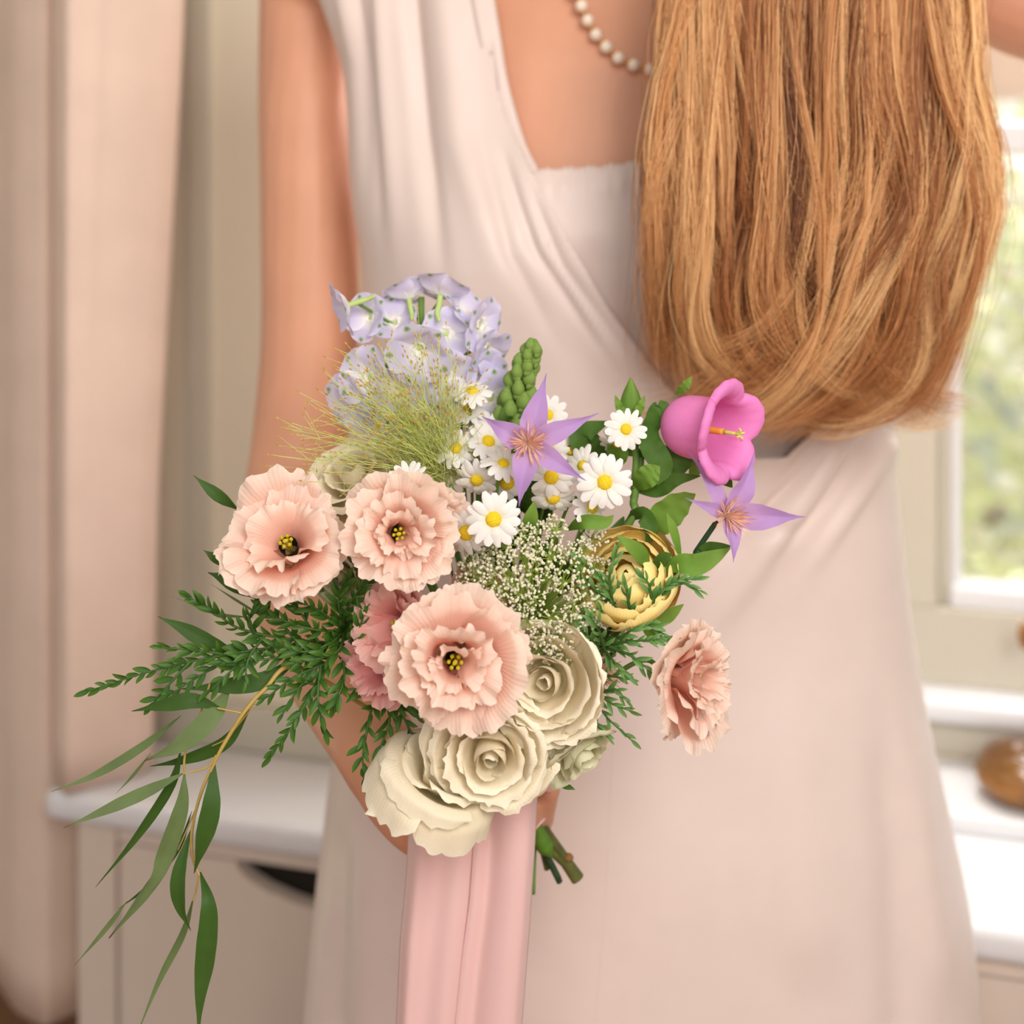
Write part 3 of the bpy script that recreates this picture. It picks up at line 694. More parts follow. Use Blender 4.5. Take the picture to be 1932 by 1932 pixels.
def lisianthus(px, py, d, rpx, n, spin, mat, label, rings=(4, 4, 4, 3), seed=0, squash=None):
    r = random.Random(seed); M = frame(P(px, py, d), n, spin, rpx*d/F)
    if squash: M = M @ Matrix.Diagonal((*squash, 1))
    t = thing('lisianthus', label, 'flower', M)
    for ring, k in enumerate(rings):
        for q in range(k):
            a = 6.283*(q+.5*(ring % 2))/max(k, 1)+r.uniform(-.15, .15)
            loc = Matrix.Rotation(a, 4, 'Z') @ Matrix.Rotation(r.uniform(-.32, .22), 4, 'Y') @ Matrix.Rotation(r.uniform(-.25, .25), 4, 'X') @ Matrix.Diagonal((r.uniform(.86, 1.16), r.uniform(.9, 1.25), r.uniform(.85, 1.15), 1))
            ob('petal', lismesh(mat, ring, r.randrange(4)), None, t, loc)
    b = MB()
    for q in range(6):
        a = q*1.047; b.add(tube([(0, 0, -.6), (.05*math.cos(a), .05*math.sin(a), -.25), (.085*math.cos(a), .085*math.sin(a), -.10)], [.014, .012, .012], 5, 6))
        b.add(ellipsoid((.088*math.cos(a), .088*math.sin(a), -.07), (.032, .032, .042), 8, 6))
    b.add(ellipsoid((0, 0, -.05), (.05, .035, .03), 8, 6))
    ob('stamens', b.mesh('stamens'), M_YG, t)
    ob('throat', one(lathe([(0, -.62), (.07, -.60), (.13, -.40), (.15, -.24)], 14)).mesh('throat'), M_DARKC, t)
    c = MB()
    for q in range(5):
        a = q*1.2566; s = strip([(.05*math.cos(a), .05*math.sin(a), -.74), (.13*math.cos(a), .13*math.sin(a), -.6), (.3*math.cos(a), .3*math.sin(a), -.4)], [.03, .03, .004], (0, 0, 1), 0, 3, 8); c.add(s[:2], s[2])
    ob('calyx', c.mesh('calyx'), M_STEM, t)
    stem(t, M @ Vector((0, 0, -.72)), n, M_STEM, .0014); return t
N = lambda x, y, z: Vector((x, y, z)).normalized()
lisianthus(537, 1018, .785, 122, N(-.10, -.80, .58), .4, M_PEACH, 'peach ruffled lisianthus with wide open cup at the left of the bouquet', (4, 4, 3, 0), 1)
lisianthus(752, 1008, .775, 112, N(.0, -.96, .16), .2, M_PEACH, 'peach pink frilly lisianthus beside the daisies with small dark centre', (4, 4, 4, 4), 2)
lisianthus(858, 1252, .760, 136, N(-.02, -.98, .06), 1.0, M_PEACH, 'large pale peach lisianthus in front with yellow stamens in a dark centre', (4, 4, 4, 3), 3)
lisianthus(742, 1180, .800, 100, N(-.55, -.75, .25), .7, M_PINK, 'deeper pink lisianthus tucked under the front peach one, upper bloom', (4, 4, 4, 0), 4)
lisianthus(712, 1262, .805, 78, N(-.7, -.7, -.05), .1, M_ROSY, 'small rosy lisianthus at the left edge above the hanging fern', (4, 4, 3, 0), 5)
lisianthus(1322, 1282, .790, 118, N(.72, -.66, .05), .3, M_PEACH, 'peach lisianthus standing apart on the right against the dress, seen from the side', (4, 4, 4, 4), 6, None)
lisianthus(835, 978, .803, 62, N(.45, -.85, .2), 1.1, M_PEACH, 'small pale peach lisianthus squeezed between frilly bloom and daisies', (4, 4, 4, 3), 7)
lisianthus(905, 1120, .815, 62, N(.1, -.95, .2), .9, M_ROSY, 'dark rose lisianthus hidden behind the white lace umbel', (4, 4, 4, 0), 8)

ROSE = [  # count, profile, span, ruffle, tip
    (3, [(.02, -.5), (.09, -.25), (.12, .02), (.11, .18), (.085, .23)], 1.6, .015, .12),
    (3, [(.03, -.52), (.20, -.25), (.25, .08), (.24, .28), (.25, .33)], 1.45, .03, .15),
    (4, [(.03, -.54), (.29, -.30), (.38, .05), (.41, .23), (.48, .29)], 1.2, .045, .2),
    (4, [(.04, -.56), (.38, -.38), (.54, -.02), (.63, .17), (.74, .19)], 1.1, .06, .22),
    (5, [(.04, -.58), (.44, -.46), (.70, -.15), (.86, .06), (.98, .01)], .95, .07, .22),
    (5, [(.04, -.60), (.46, -.54), (.78, -.30), (1.0, -.10), (1.12, -.22)], .85, .075, .25)]
CUP = {3: [(.04, -.56), (.42, -.38), (.60, -.02), (.68, .22), (.74, .28)], 4: [(.04, -.58), (.50, -.42), (.76, -.08), (.88, .20), (.96, .22)], 5: [(.04, -.60), (.54, -.48), (.86, -.16), (1.02, .10), (1.12, .06)]}
BALL = {0: [(.02, -.5), (.2, -.3), (.30, .1), (.20, .42), (.04, .5)], 1: [(.03, -.52), (.34, -.3), (.46, .1), (.38, .42), (.20, .55)], 2: [(.03, -.54), (.48, -.3), (.62, .1), (.56, .42), (.40, .56)],
        3: [(.04, -.56), (.58, -.36), (.78, .05), (.74, .38), (.60, .54)], 4: [(.04, -.58), (.62, -.42), (.90, .0), (.92, .30), (.80, .46)], 5: [(.04, -.60), (.66, -.48), (1.0, -.1), (1.08, .18), (1.02, .34)]}
RMESH = {}
def rosemesh(mat, ring, var, form=None):
    k = (mat.name, ring, var, form)
    if k not in RMESH:
        c, p, s, ru, ti = ROSE[ring]; p = {'cup': CUP, 'ball': BALL, 'smooth': CUP, 'droop': DROOP}.get(form, {}).get(ring, p)
        me = rpetal(p, s, 26, 20, ru if form not in ('ball', 'smooth') else ru*.2, .9, .07 if ring > 2 else .03, ti, 50+ring*10+var, .55, .12, .05 if ring > 1 and form not in ('ball', 'smooth') else 0, .012 if ring > 1 else 0); me.materials.append(mat); RMESH[k] = me
    return RMESH[k]
DROOP = {3: [(.04, -.5), (.36, -.3), (.56, .0), (.70, .12), (.82, .06)], 4: [(.04, -.5), (.5, -.28), (.80, -.04), (.98, -.10), (1.06, -.34)], 5: [(.04, -.5), (.5, -.34), (.80, -.22), (.98, -.44), (1.04, -.86)]}
def rose(name, px, py, d, rpx, n, spin, mat, label, cat='flower', skip=(), seed=0, stemmat=None, sr=.002, end=None, sq=None, form=None):
    r = random.Random(seed); M = frame(P(px, py, d), n, spin, rpx*d/F)
    if sq: M = M @ Matrix.Diagonal((*sq, 1))
    t = thing(name, label, cat, M)
    for ring, (c, *_) in enumerate(ROSE):
        if ring in skip: continue
        for q in range(c):
            a = 6.283*q/c+ring*.75+r.uniform(-.12, .12); k = r.uniform(.96, 1.05)
            loc = Matrix.Rotation(a, 4, 'Z') @ Matrix.Rotation(r.uniform(-.08, .09)*(1+ring*.4), 4, 'Y') @ Matrix.Rotation(r.uniform(-.08, .08)*ring*.5, 4, 'X') @ Matrix.Diagonal((k, k*(1+.1*r.random()*ring/3), r.uniform(.88, 1.12), 1))
            ob('petal', rosemesh(mat, ring, r.randrange(3), form), None, t, loc)
    if form != 'droop':
        c = MB(); c.add(ellipsoid((0, 0, -.6), (.14, .14, .12), 12, 8))
        for q in range(5):
            a = q*1.2566+.3; s = strip([(.1*math.cos(a), .1*math.sin(a), -.62), (.35*math.cos(a), .35*math.sin(a), -.62), (.62*math.cos(a), .62*math.sin(a), -.74)], [.07, .08, .01], (0, 0, 1), .2, 5, 10); c.add(s[:2], s[2])
        ob('sepals', c.mesh('sepals'), M_LEAF, t)
    stem(t, M @ Vector((0, 0, -.62 if form != 'droop' else -.45)), n if form != 'droop' else (0, -1, 0), stemmat or M_STEM, sr, end, lead=.022 if form != 'droop' else .012); return t
E = lambda x, y, d: P(x, y, d)
rose('rose', 1030, 1285, .785, 112, N(-.28, -.92, .12), .4, M_CREAM, 'open cream rose under the lace umbel with a tight swirled heart', seed=1, form='cup', sr=.0022, stemmat=M_WSTEM, end=E(1088, 1652, .90))
rose('rose', 925, 1425, .778, 120, N(-.02, -.95, -.12), 1.2, M_CREAM, 'cream rose at the bottom centre facing straight out below the peach bloom', seed=2, sr=.002, stemmat=M_DSTEM, end=E(1054, 1658, .895))
rose('rose', 842, 1447, .794, 116, N(.30, -.24, .80), .2, M_CREAM, 'lowest cream rose hanging over the pink ribbon, outer petals showing', seed=3, sr=.0018, stemmat=M_WSTEM, end=E(1032, 1640, .90), form='droop')
rose('rose', 1094, 1420, .800, 86, N(.55, -.55, -.55), .9, M_CREAMG, 'small greenish cream rose at the lower right beside the dress', seed=4, skip=(0, 5), sr=.002, stemmat=M_STEM, end=E(1004, 1686, .89))
rose('rose', 668, 898, .835, 100, N(-.25, -.55, .75), .5, M_CREAM, 'cream rose half hidden behind the feathery grass at the upper left', seed=5, sr=.0018)
rose('rose', 1010, 1200, .815, 80, N(-.1, -.9, .3), .2, M_CREAM, 'cream rose mostly covered by the white lace umbel', seed=6, sr=.0018)
rose('rose', 640, 1090, .830, 60, N(-.3, -.9, -.1), .2, M_CREAMG, 'pale cream rose deep behind the two peach lisianthus', seed=8, sr=.0018)
rose('ranunculus', 1186, 1096, .812, 96, N(-.22, -.78, .58), .3, M_YEL, 'yellow orange ranunculus behind the fine green sprigs', seed=7, sr=.002, form='ball')
# swollen green node on one cut stem
# ---- daisies
def daisypetal(seed, curl):
    r = random.Random(seed)
    s = strip([(.24, 0, .0), (.5, 0, .04+curl*.1), (.78, 0, .02-curl*.1), (1.0+r.uniform(-.04, .04), r.uniform(-.04, .04), -.03-curl*.3)], [.075, .125, .155, .15, .145, .12, .06], (0, 0, 1), .0, 7, 12, curl=-.25)
    m_ = mesh('petal', s[0], s[1], s[2]); m_.materials.append(M_WPET); return m_
DP = [daisypetal(k, c) for k, c in enumerate((0, .15, .3, -.15))]
DD = []
bd = MB(); pr = [(0.30*math.sin(a), -.06+.21*math.cos(a)) for a in np.linspace(0, 2.2, 12)][::-1]
v_, f_ = lathe([(max(r_, .0005), z_) for r_, z_ in pr], 26); bd.add((v_, [f[::-1] for f in f_]))
DISC = bd.mesh('disc'); DISC.materials.append(M_DISC)
DCAL = one(lathe([(.01, -.16), (.14, -.15), (.24, -.06), (.25, .0)], 14)).mesh('calyx'); DCAL.materials.append(M_STEM)
def daisy(px, py, d, rpx, n, label, k=14, drop=0, disc=1., seed=0, droop=0.):
    r = random.Random(seed); M = frame(P(px, py, d), n, r.uniform(0, 6), rpx*d/F)
    t = thing('daisy', label, 'flower', M, None)
    for q in range(k):
        if q < drop: continue
        a = 6.283*q/k+r.uniform(-.08, .08); s = r.uniform(.93, 1.05)
        loc = Matrix.Rotation(a, 4, 'Z') @ Matrix.Rotation(droop+r.uniform(-.08, .14), 4, 'Y') @ Matrix.Rotation(r.uniform(-.2, .2), 4, 'X') @ Matrix.Diagonal((s, r.uniform(1.05, 1.35), 1, 1))
        ob('petal', DP[r.randrange(4)], None, t, loc)
    ob('disc', DISC, None, t, Matrix.Diagonal((disc, disc, disc, 1)))
    ob('calyx', DCAL, None, t)
    stem(t, M @ Vector((0, 0, -.15)), n, M_STEM, .0009); return t
D = [
 (890, 736, .832, 40, (.05, -.50, .86), 'topmost white daisy, seen from the side in front of the delphinium', 14, .1, .95),
 (884, 768, .845, 36, (.2, -.75, .62), 'white daisy right under the topmost daisy, half shaded', 12, .1, 1),
 (1034, 783, .850, 40, (.1, -.9, .35), 'white daisy peeking out between the clematis top and the green spike', 12, 0, .95),
 (1181, 810, .812, 40, (.0, -.96, .25), 'white daisy at the right beside the green bud and pink bell', 14, 0, .95),
 (1166, 838, .835, 38, (-.1, -.8, -.5), 'shaded daisy tucked under the right-hand daisy by the green bud', 12, .2, .9),
 (1141, 910, .790, 53, (.02, -.98, .15), 'biggest open daisy on the right of the cluster', 15, 0, .95),
 (1098, 878, .822, 40, (-.5, -.75, .4), 'daisy half covered by the biggest right daisy', 13, 0, .8),
 (931, 980, .772, 53, (.0, -.98, .12), 'large white daisy lowest in front, above the lace umbel', 15, 0, 1),
 (878, 1006, .786, 46, (-.35, -.9, .0), 'daisy showing mostly its yellow disc beside the peach frills', 13, .25, 1.05),
 (1040, 901, .800, 45, (-.05, -.97, -.1), 'daisy just below the lower right petal of the clematis', 14, .15, 1.05),
 (1043, 941, .806, 45, (-.02, -.85, -.45), 'daisy hanging under another, petals pointing down over the umbel', 14, .2, 1.0),
 (1118, 957, .805, 42, (.55, -.72, .25), 'tilted daisy below the biggest right daisy over the yellow ranunculus', 13, .1, 1.0),
 (956, 912, .815, 42, (-.1, -.95, -.15), 'daisy in shade behind the lower clematis petal', 13, .3, 1.1),
 (899, 907, .808, 43, (-.1, -.88, -.40), 'daisy in the middle left with drooping petals', 14, .2, .95),
 (922, 832, .812, 43, (.25, -.72, .6), 'daisy left of the clematis with oval disc', 14, .05, 1.0),
 (860, 845, .815, 40, (-.1, -.85, .45), 'leftmost daisy of the cluster next to the feathery grass', 13, .05, .95),
 (898, 853, .824, 40, (.0, -.95, .1), 'daisy in the middle of the left cluster with green-tinged disc', 13, .1, 1.0),
 (878, 884, .830, 36, (-.2, -.95, .0), 'small dim daisy behind the left cluster', 12, .1, 1.0),
 (950, 873, .800, 42, (.15, -.55, .8), 'daisy with pinkish petals seen edge on left of the clematis petals', 12, .05, .9),
 (771, 906, .790, 40, (-.05, -.5, .85), 'daisy rising behind the frilly peach bloom, petals upright', 12, -.5, .95),
 (714, 802, .842, 36, (-.85, -.45, .2), 'white daisy seen side on at the left behind the grass', 13, 0, .9),
 (1036, 850, .832, 42, (.2, -.95, .2), 'daisy mostly hidden right behind the clematis stamens', 13, 0, 1.0),
 (921, 808, .842, 38, (.1, -.85, .5), 'daisy with a clear yellow disc above the oval-disc daisy', 12, .1, .9),
 (1076, 850, .845, 40, (.3, -.8, .4), 'pale daisy between the clematis and the dark green leaf', 13, .1, .7),
]
for i, (x, y, d, r_, n, lab, k, dr, dc) in enumerate(D): daisy(x, y, d, r_, N(*n), lab, k, 0, dc, i, dr)

# ---- clematis
def clematis(c, tips, n, label, width, seed=0):
    cx, cy, cd = c; C = P(*c); t = thing('clematis', label, 'flower', Matrix.Translation(C)); n = px2(n); r = random.Random(seed)
    for (x, y, dd, bow, w) in tips:
        T = P(x, y, cd+dd); mid = C.lerp(T, .5)+n*bow; q = C.lerp(T, .8)+n*bow*.5
        s = strip([C+(T-C)*.03-n*.002, C.lerp(T, .25)+n*bow*.6, mid, q, T], [.25*w, .72*w, 1.0*w, .92*w, .62*w, .26*w, .09*w, .02*w], n, .45, 11, 34, .18, 2.0, r.uniform(0, 6))
        o = ob('petal', mesh('petal', s[0], s[1], s[2]), M_PURP, t, world=True)
    for k in range(90):
        a = r.uniform(0, 6.283); th = r.uniform(.1, 1.15)*1.0; L = r.uniform(.009, .0155)
        x = n.orthogonal().normalized(); y = n.cross(x); dirn = n*math.cos(th)+(x*math.cos(a)+y*math.sin(a))*math.sin(th)
        b = C+n*.001+(x*math.cos(a)+y*math.sin(a))*.0025*r.random(); tp = b+dirn*L; md = b.lerp(tp, .55)+(dirn-n*.6)*.002*r.uniform(-.4, 1)
        s = strip([b, md, tp+n*.0012*r.uniform(-1, 1.5)], [.00032, .00036, .00042, .0002], n, .3, 3, 7)
        ob('stamen', mesh('stamen', s[0], s[1], s[2]), M_FIL, t, world=True)
    return t
t = clematis((995, 836, .788), [(1031, 704, .012, .006, 26*.00028), (1130, 779, .004, .005, 22*.00028), (1106, 907, -.006, .006, 22*.00028), (979, 956, -.012, .006, 25*.00028), (909, 785, .002, .007, 24*.00028)], (0, -1, .1),
             'purple star-shaped clematis with peach stamens in the middle of the daisies', .007, 1)
stem(t, P(995, 838, .79), (0, -1, .2), M_DSTEM, .0012)
t = clematis((1370, 972, .800), [(1297, 849, .004, .004, 17*.00029), (1293, 940, -.006, .003, 13*.00029), (1423, 852, .006, .005, 23*.00029), (1519, 975, -.012, .005, 25*.00029), (1384, 1062, -.014, .003, 19*.00029)], (.35, -.9, .12),
             'purple star-shaped clematis on the far right under the pink bell', .007, 2)
stem(t, P(1352, 984, .802), (.45, -.3, .8), M_DSTEM, .0016, None, 'stem', [P(1318, 1040, .806), P(1300, 1065, .808), P(1225, 1095, .812)])
def leafpart(parent, pts, w, up, mat, name='leaf', fold_=.25, wave=0., wf=3., nu=7, prof=(.12, .6, .92, 1.0, .85, .5, .05)):
    s = strip(pts, [k*w for k in prof], up, fold_, nu, 26, wave, wf, w*1000)
    return ob(name, mesh(name, s[0], s[1], s[2]), mat, parent, world=True)
K = .00029
for pts, w, mat in (([(1302, 1066, .808), (1330, 1040, .806), (1352, 1034, .802), (1380, 1030, .80)], 14, M_LEAF),
                    ([(1240, 1078, .809), (1280, 1064, .800), (1310, 1066, .797), (1345, 1052, .796), (1378, 1034, .797)], 21, M_LEAFB),
                    ([(1228, 1080, .809), (1250, 1055, .802), (1268, 1045, .80)], 13, M_LEAF),
                    ([(1221, 1078, .806), (1212, 1050, .797), (1190, 1030, .792), (1164, 1010, .79)], 15, M_LEAFB),
                    ([(1285, 1055, .808), (1270, 1000, .805), (1258, 968, .805)], 9, M_LEAFB)):
    leafpart(t, [P(*p) for p in pts], w*K, (.2, -1, .3), mat)
ob('side_stem', one(tube([P(1230, 1078, .807), P(1218, 1082, .806), P(1195, 1120, .81), P(1180, 1150, .815)], [.0022, .0026, .0018, .0016], 8, 24)).mesh('side_stem'), M_WSTEM, t, world=True)
t = clematis((1120, 1265, .815), [(1113, 1348, -.006, .004, 10*.00029), (1105, 1222, .006, .002, 9*.00029)], (.8, -.55, 0), 'purple clematis bud showing one petal tip behind the cream rose', .005, 3)
stem(t, P(1120, 1265, .815), (.7, -.5, .2), M_DSTEM, .001)

# ---- Canterbury bell
Mb = frame(P(1258, 798, .838), N(.72, -.69, .0), .3, .0415) @ Matrix.Diagonal((1, 1, 1.16, 1)); bt = thing('bellflower', 'large bright pink bell flower opening to the right at the top right of the bouquet', 'flower', Mb)
pr = [(0, .005), (.03, .16), (.07, .25), (.13, .33), (.25, .405), (.42, .425), (.6, .42), (.75, .415), (.86, .43), (.94, .485), (.985, .56), (.985, .625), (.95, .66), (.91, .645)]
V = []; nu = 100
for z, r_ in pr:
    for i in range(nu):
        a = 2*math.pi*i/nu; lob = 2*abs(math.cos(2.5*a))**.7-1; k = max(0, (z-.62)/.38) if r_ < .6 else 1
        rr_ = r_*(1+.035*lob*(.3+k)+.05*k*lob+.012*math.sin(23*a)*k*k); zz = z-.10*k*(1-lob)*.5+.02*k*math.sin(3*a+1)
        V.append(Vector((rr_*math.cos(a), rr_*math.sin(a), zz)))
o = ob('bell', mesh('bell', V, gridfaces(nu, len(pr), True)), M_BELL, bt); sm = o.modifiers.new('t', 'SOLIDIFY'); sm.thickness = .0008
ss = o.modifiers.new('s', 'SUBSURF'); ss.levels = 1; ss.render_levels = 1
pb = one(tube([(0, 0, .02), (0, .0, .5), (0, 0, .82)], [.05, .055, .042], 10, 14)); ob('pistil', pb.mesh('pistil'), M_PIST, bt)
pb = MB(); pb.add(tube([(0, 0, .82), (0, 0, 1.0)], [.034, .022], 8, 4))
for q in range(4):
    a = q*1.57; pb.add(tube([(0, 0, .98), (.05*math.cos(a), .05*math.sin(a), 1.06), (.09*math.cos(a), .09*math.sin(a), 1.04)], [.018, .016, .01], 6, 8))
ob('stigma', pb.mesh('stigma'), M_PISTG, bt)
stem(bt, P(1240, 800, .84), N(.6, -.1, .6), M_STEM, .0024, None, 'stem', [P(1208, 860, .836), P(1196, 940, .832), P(1180, 1000, .832)])
for q, (pts, w, mat) in enumerate((
    ([(1205, 880, .834), (1235, 790, .832), (1250, 770, .832), (1246, 755, .834)], 20, M_LEAF), ([(1230, 770, .84), (1225, 830, .826), (1250, 880, .822), (1240, 915, .82)], 24, M_LEAF),
    ([(1262, 800, .84), (1282, 860, .83), (1270, 905, .828)], 26, M_LEAF), ([(1195, 925, .834), (1240, 925, .826), (1275, 905, .822), (1322, 898, .822)], 15, M_LEAF),
    ([(1192, 925, .834), (1215, 905, .822), (1232, 890, .82), (1245, 880, .82)], 22, M_LEAFB), ([(1180, 985, .832), (1210, 968, .822), (1228, 1000, .818), (1218, 1028, .818)], 17, M_LEAF),
    ([(1205, 1025, .835), (1240, 985, .825), (1280, 950, .822), (1312, 932, .822)], 32, M_LEAFB), ([(1150, 870, .852), (1120, 850, .846), (1098, 820, .845), (1150, 795, .845)], 30, M_LEAF),
    ([(1150, 890, .85), (1165, 850, .838), (1150, 800, .838)], 22, M_LEAFB), ([(1275, 745, .85), (1292, 728, .846), (1306, 710, .845)], 10, M_LEAFB), ([(1300, 850, .845), (1312, 880, .84), (1300, 905, .84)], 15, M_LEAFB),
    ([(1340, 905, .835), (1362, 900, .826), (1382, 920, .824)], 16, M_LEAF), ([(1185, 1040, .84), (1215, 1052, .83), (1260, 1030, .83)], 14, M_LEAFB))):
    leafpart(bt, [P(*p) for p in pts], w*K, (.1*math.sin(q*2), -1, .35*math.cos(q*1.7)), mat, 'leaf', .22, .12, 5)
# its closed green bud
for k in range(5):
    a = k*1.2566+.4; c0 = P(1190, 792, .832); x = Vector((math.cos(a), math.sin(a)*.9, 0)); w_ = 17*K
    pts = [c0+x*w_*.5, c0+x*w_*1.25+Vector((0, 0, 16*K)), c0+x*w_*1.05+Vector((0, 0, 46*K)), P(1190, 713, .832)+x*w_*.1]
    s = strip(pts, [.35*w_, .8*w_, .85*w_, .6*w_, .05*w_], x, -.25, 7, 20)
    ob('bud_sepal', mesh('bud_sepal', s[0], s[1], s[2]), M_LEAFB, bt, world=True)
for k, (x, y) in enumerate(((1160, 745), (1217, 745), (1176, 770))):
    leafpart(bt, [P(1188, 800, .83), P((x*.6+1188*.4), y+28, .824), P(x, y, .824)], 9*K, (0, -1, .2), M_LEAFB, 'bud_leaf', .2, .3, 4)
ob('bud_stem', one(tube([P(1190, 795, .833), P(1200, 860, .833), P(1196, 920, .832)], [.0028, .002, .002], 8, 18)).mesh('bud_stem'), M_STEM, bt, world=True)

# ---- snapdragon spike
st = thing('snapdragon', 'green spike of closed snapdragon buds standing at the top', 'flower', Matrix.Translation(P(975, 800, .85)))
pa = catmull([P(972, 812, .85), P(976, 760, .85), P(990, 700, .848), P(1008, 660, .845)], 31)
pbm = MB(); pbm.add(ellipsoid((0, 0, .45), (.42, .5, .55), 12, 9)); pbm.add(ellipsoid((0, .16, .75), (.30, .34, .32), 10, 7)); pbm.add(ellipsoid((0, -.32, .1), (.36, .2, .32), 8, 6))
BUD = pbm.mesh('bud'); BUD.materials.append(M_BUDG)
r = random.Random(4)
for k in range(34):
    v = k/33; c = pa[min(30, int(v*30))]; a = k*2.4; rad = (34-20*v)*K; x = Vector((math.cos(a), math.sin(a), 0))
    dirn = (x*(1.0-.55*v)+Vector((.1, 0, .8+.6*v))).normalized(); sz = (38-15*v)*K
    zt = dirn; xx = Vector((0, 0, 1)).cross(zt).normalized(); yy = zt.cross(xx); R3 = Matrix((xx, yy, zt)).transposed().to_4x4()
    ob('bud', BUD, None, st, Matrix.Translation(c+x*rad*.55-P(975, 800, .85)) @ R3 @ Matrix.Scale(sz, 4))
stem(st, P(974, 806, .85), (0, .1, 1), M_STEM, .002)
for pts in ([(970, 815, .85), (955, 790, .84), (950, 768, .84)], [(975, 830, .85), (985, 800, .838), (992, 770, .838)]): leafpart(st, [P(*p) for p in pts], 12*K, (0, -1, .2), M_LEAF)

# ---- delphinium
def sepalmesh(seed):
    s = strip([(.10, 0, 0), (.4, 0, .06), (.75, 0, .08), (1.0, 0, .0)], [.10, .26, .40, .46, .45, .34, .05], (0, 0, 1), .0, 9, 16, .10, 1.6, seed, curl=.12)
    m_ = mesh('sepal', s[0], s[1], s[2]); m_.materials.append(M_DEL); return m_
SEP = [sepalmesh(k) for k in range(4)]
bb_ = MB()
for q in range(4):
    a = q*1.57+.5; s = strip([(.03*math.cos(a), .03*math.sin(a), .0), (.16*math.cos(a), .16*math.sin(a), .14), (.30*math.cos(a), .30*math.sin(a), .12)], [.05, .13, .16, .12, .03], (0, 0, 1), .1, 5, 10, .4, 2, q); bb_.add(s[:2], s[2])
BEE = bb_.mesh('bee'); BEE.materials.append(M_DELW)
SPUR = one(tube([(0, 0, .0), (0, .04, -.35), (0, .02, -.7), (0, .18, -1.0)], [.13, .13, .11, .09], 8, 16, True, True)).mesh('spur'); SPUR.materials.append(M_DELG)
dt = thing('delphinium', 'pale lavender delphinium spike with green-spotted blooms at the top left', 'flower', Matrix.Translation(P(800, 640, .875)))
FL = [(660, 575, .858, 50, (-.85, -.2, -.25)), (700, 600, .872, 44, (-.4, -.7, .2)), (772, 566, .876, 46, (-.2, .5, .8)), (830, 560, .870, 52, (.15, .5, .8)), (868, 590, .878, 48, (.5, -.3, .6)), (902, 612, .866, 50, (.75, -.55, -.1)),
      (915, 655, .868, 46, (.7, -.6, -.4)), (792, 655, .852, 62, (-.05, -.93, -.25)), (700, 712, .858, 56, (-.55, -.8, .1)), (672, 748, .864, 52, (-.6, -.75, -.2)), (760, 735, .858, 54, (-.2, -.95, -.1)), (838, 705, .862, 54, (.2, -.93, -.2)),
      (905, 700, .872, 46, (.5, -.8, -.2)), (925, 752, .870, 54, (.45, -.88, .0)), (860, 770, .868, 54, (.1, -.98, -.1)), (730, 790, .866, 48, (-.3, -.9, -.3)), (800, 800, .868, 50, (.0, -.98, -.1)), (745, 610, .880, 44, (-.2, -.8, .5)), (840, 630, .872, 50, (.2, -.9, .2))]
for k, (x, y, d, rp, n) in enumerate(FL):
    r = random.Random(k); M = frame(P(x, y, d), n, r.uniform(0, 6), rp*1.18*d/F); Ml = Matrix.Translation(-P(800, 640, .875)) @ M
    f = ob('floret', BEE, None, dt, Ml); f['_m'] = [list(q) for q in M]
    for q in range(5):
        o = ob('sepal', SEP[r.randrange(4)], None, f, Matrix.Rotation(q*1.2566+r.uniform(-.1, .1), 4, 'Z') @ Matrix.Rotation(-.35+r.uniform(-.2, .2), 4, 'Y') @ Matrix.Diagonal((1, 1.15, 1, 1)))
    ob('spur', SPUR, None, f, Matrix.Diagonal((.75, .75, .8, 1)))
pd = MB()
for k, (x, y, d, rp, n) in enumerate(FL):
    pd.add(tube([P(x, y, d)-px2(n)*.004, P((x+800)/2, y+30, .878), P(803, min(830, y+70), .884)], [.0011, .0009, .0009], 5, 12))
ob('flower_stalks', pd.mesh('flower_stalks'), M_STEM, dt, world=True)
stem(dt, P(795, 560, .884), (0, .05, 1), M_STEM, .0022, None, 'stem', [P(803, 700, .886), P(815, 860, .888)])

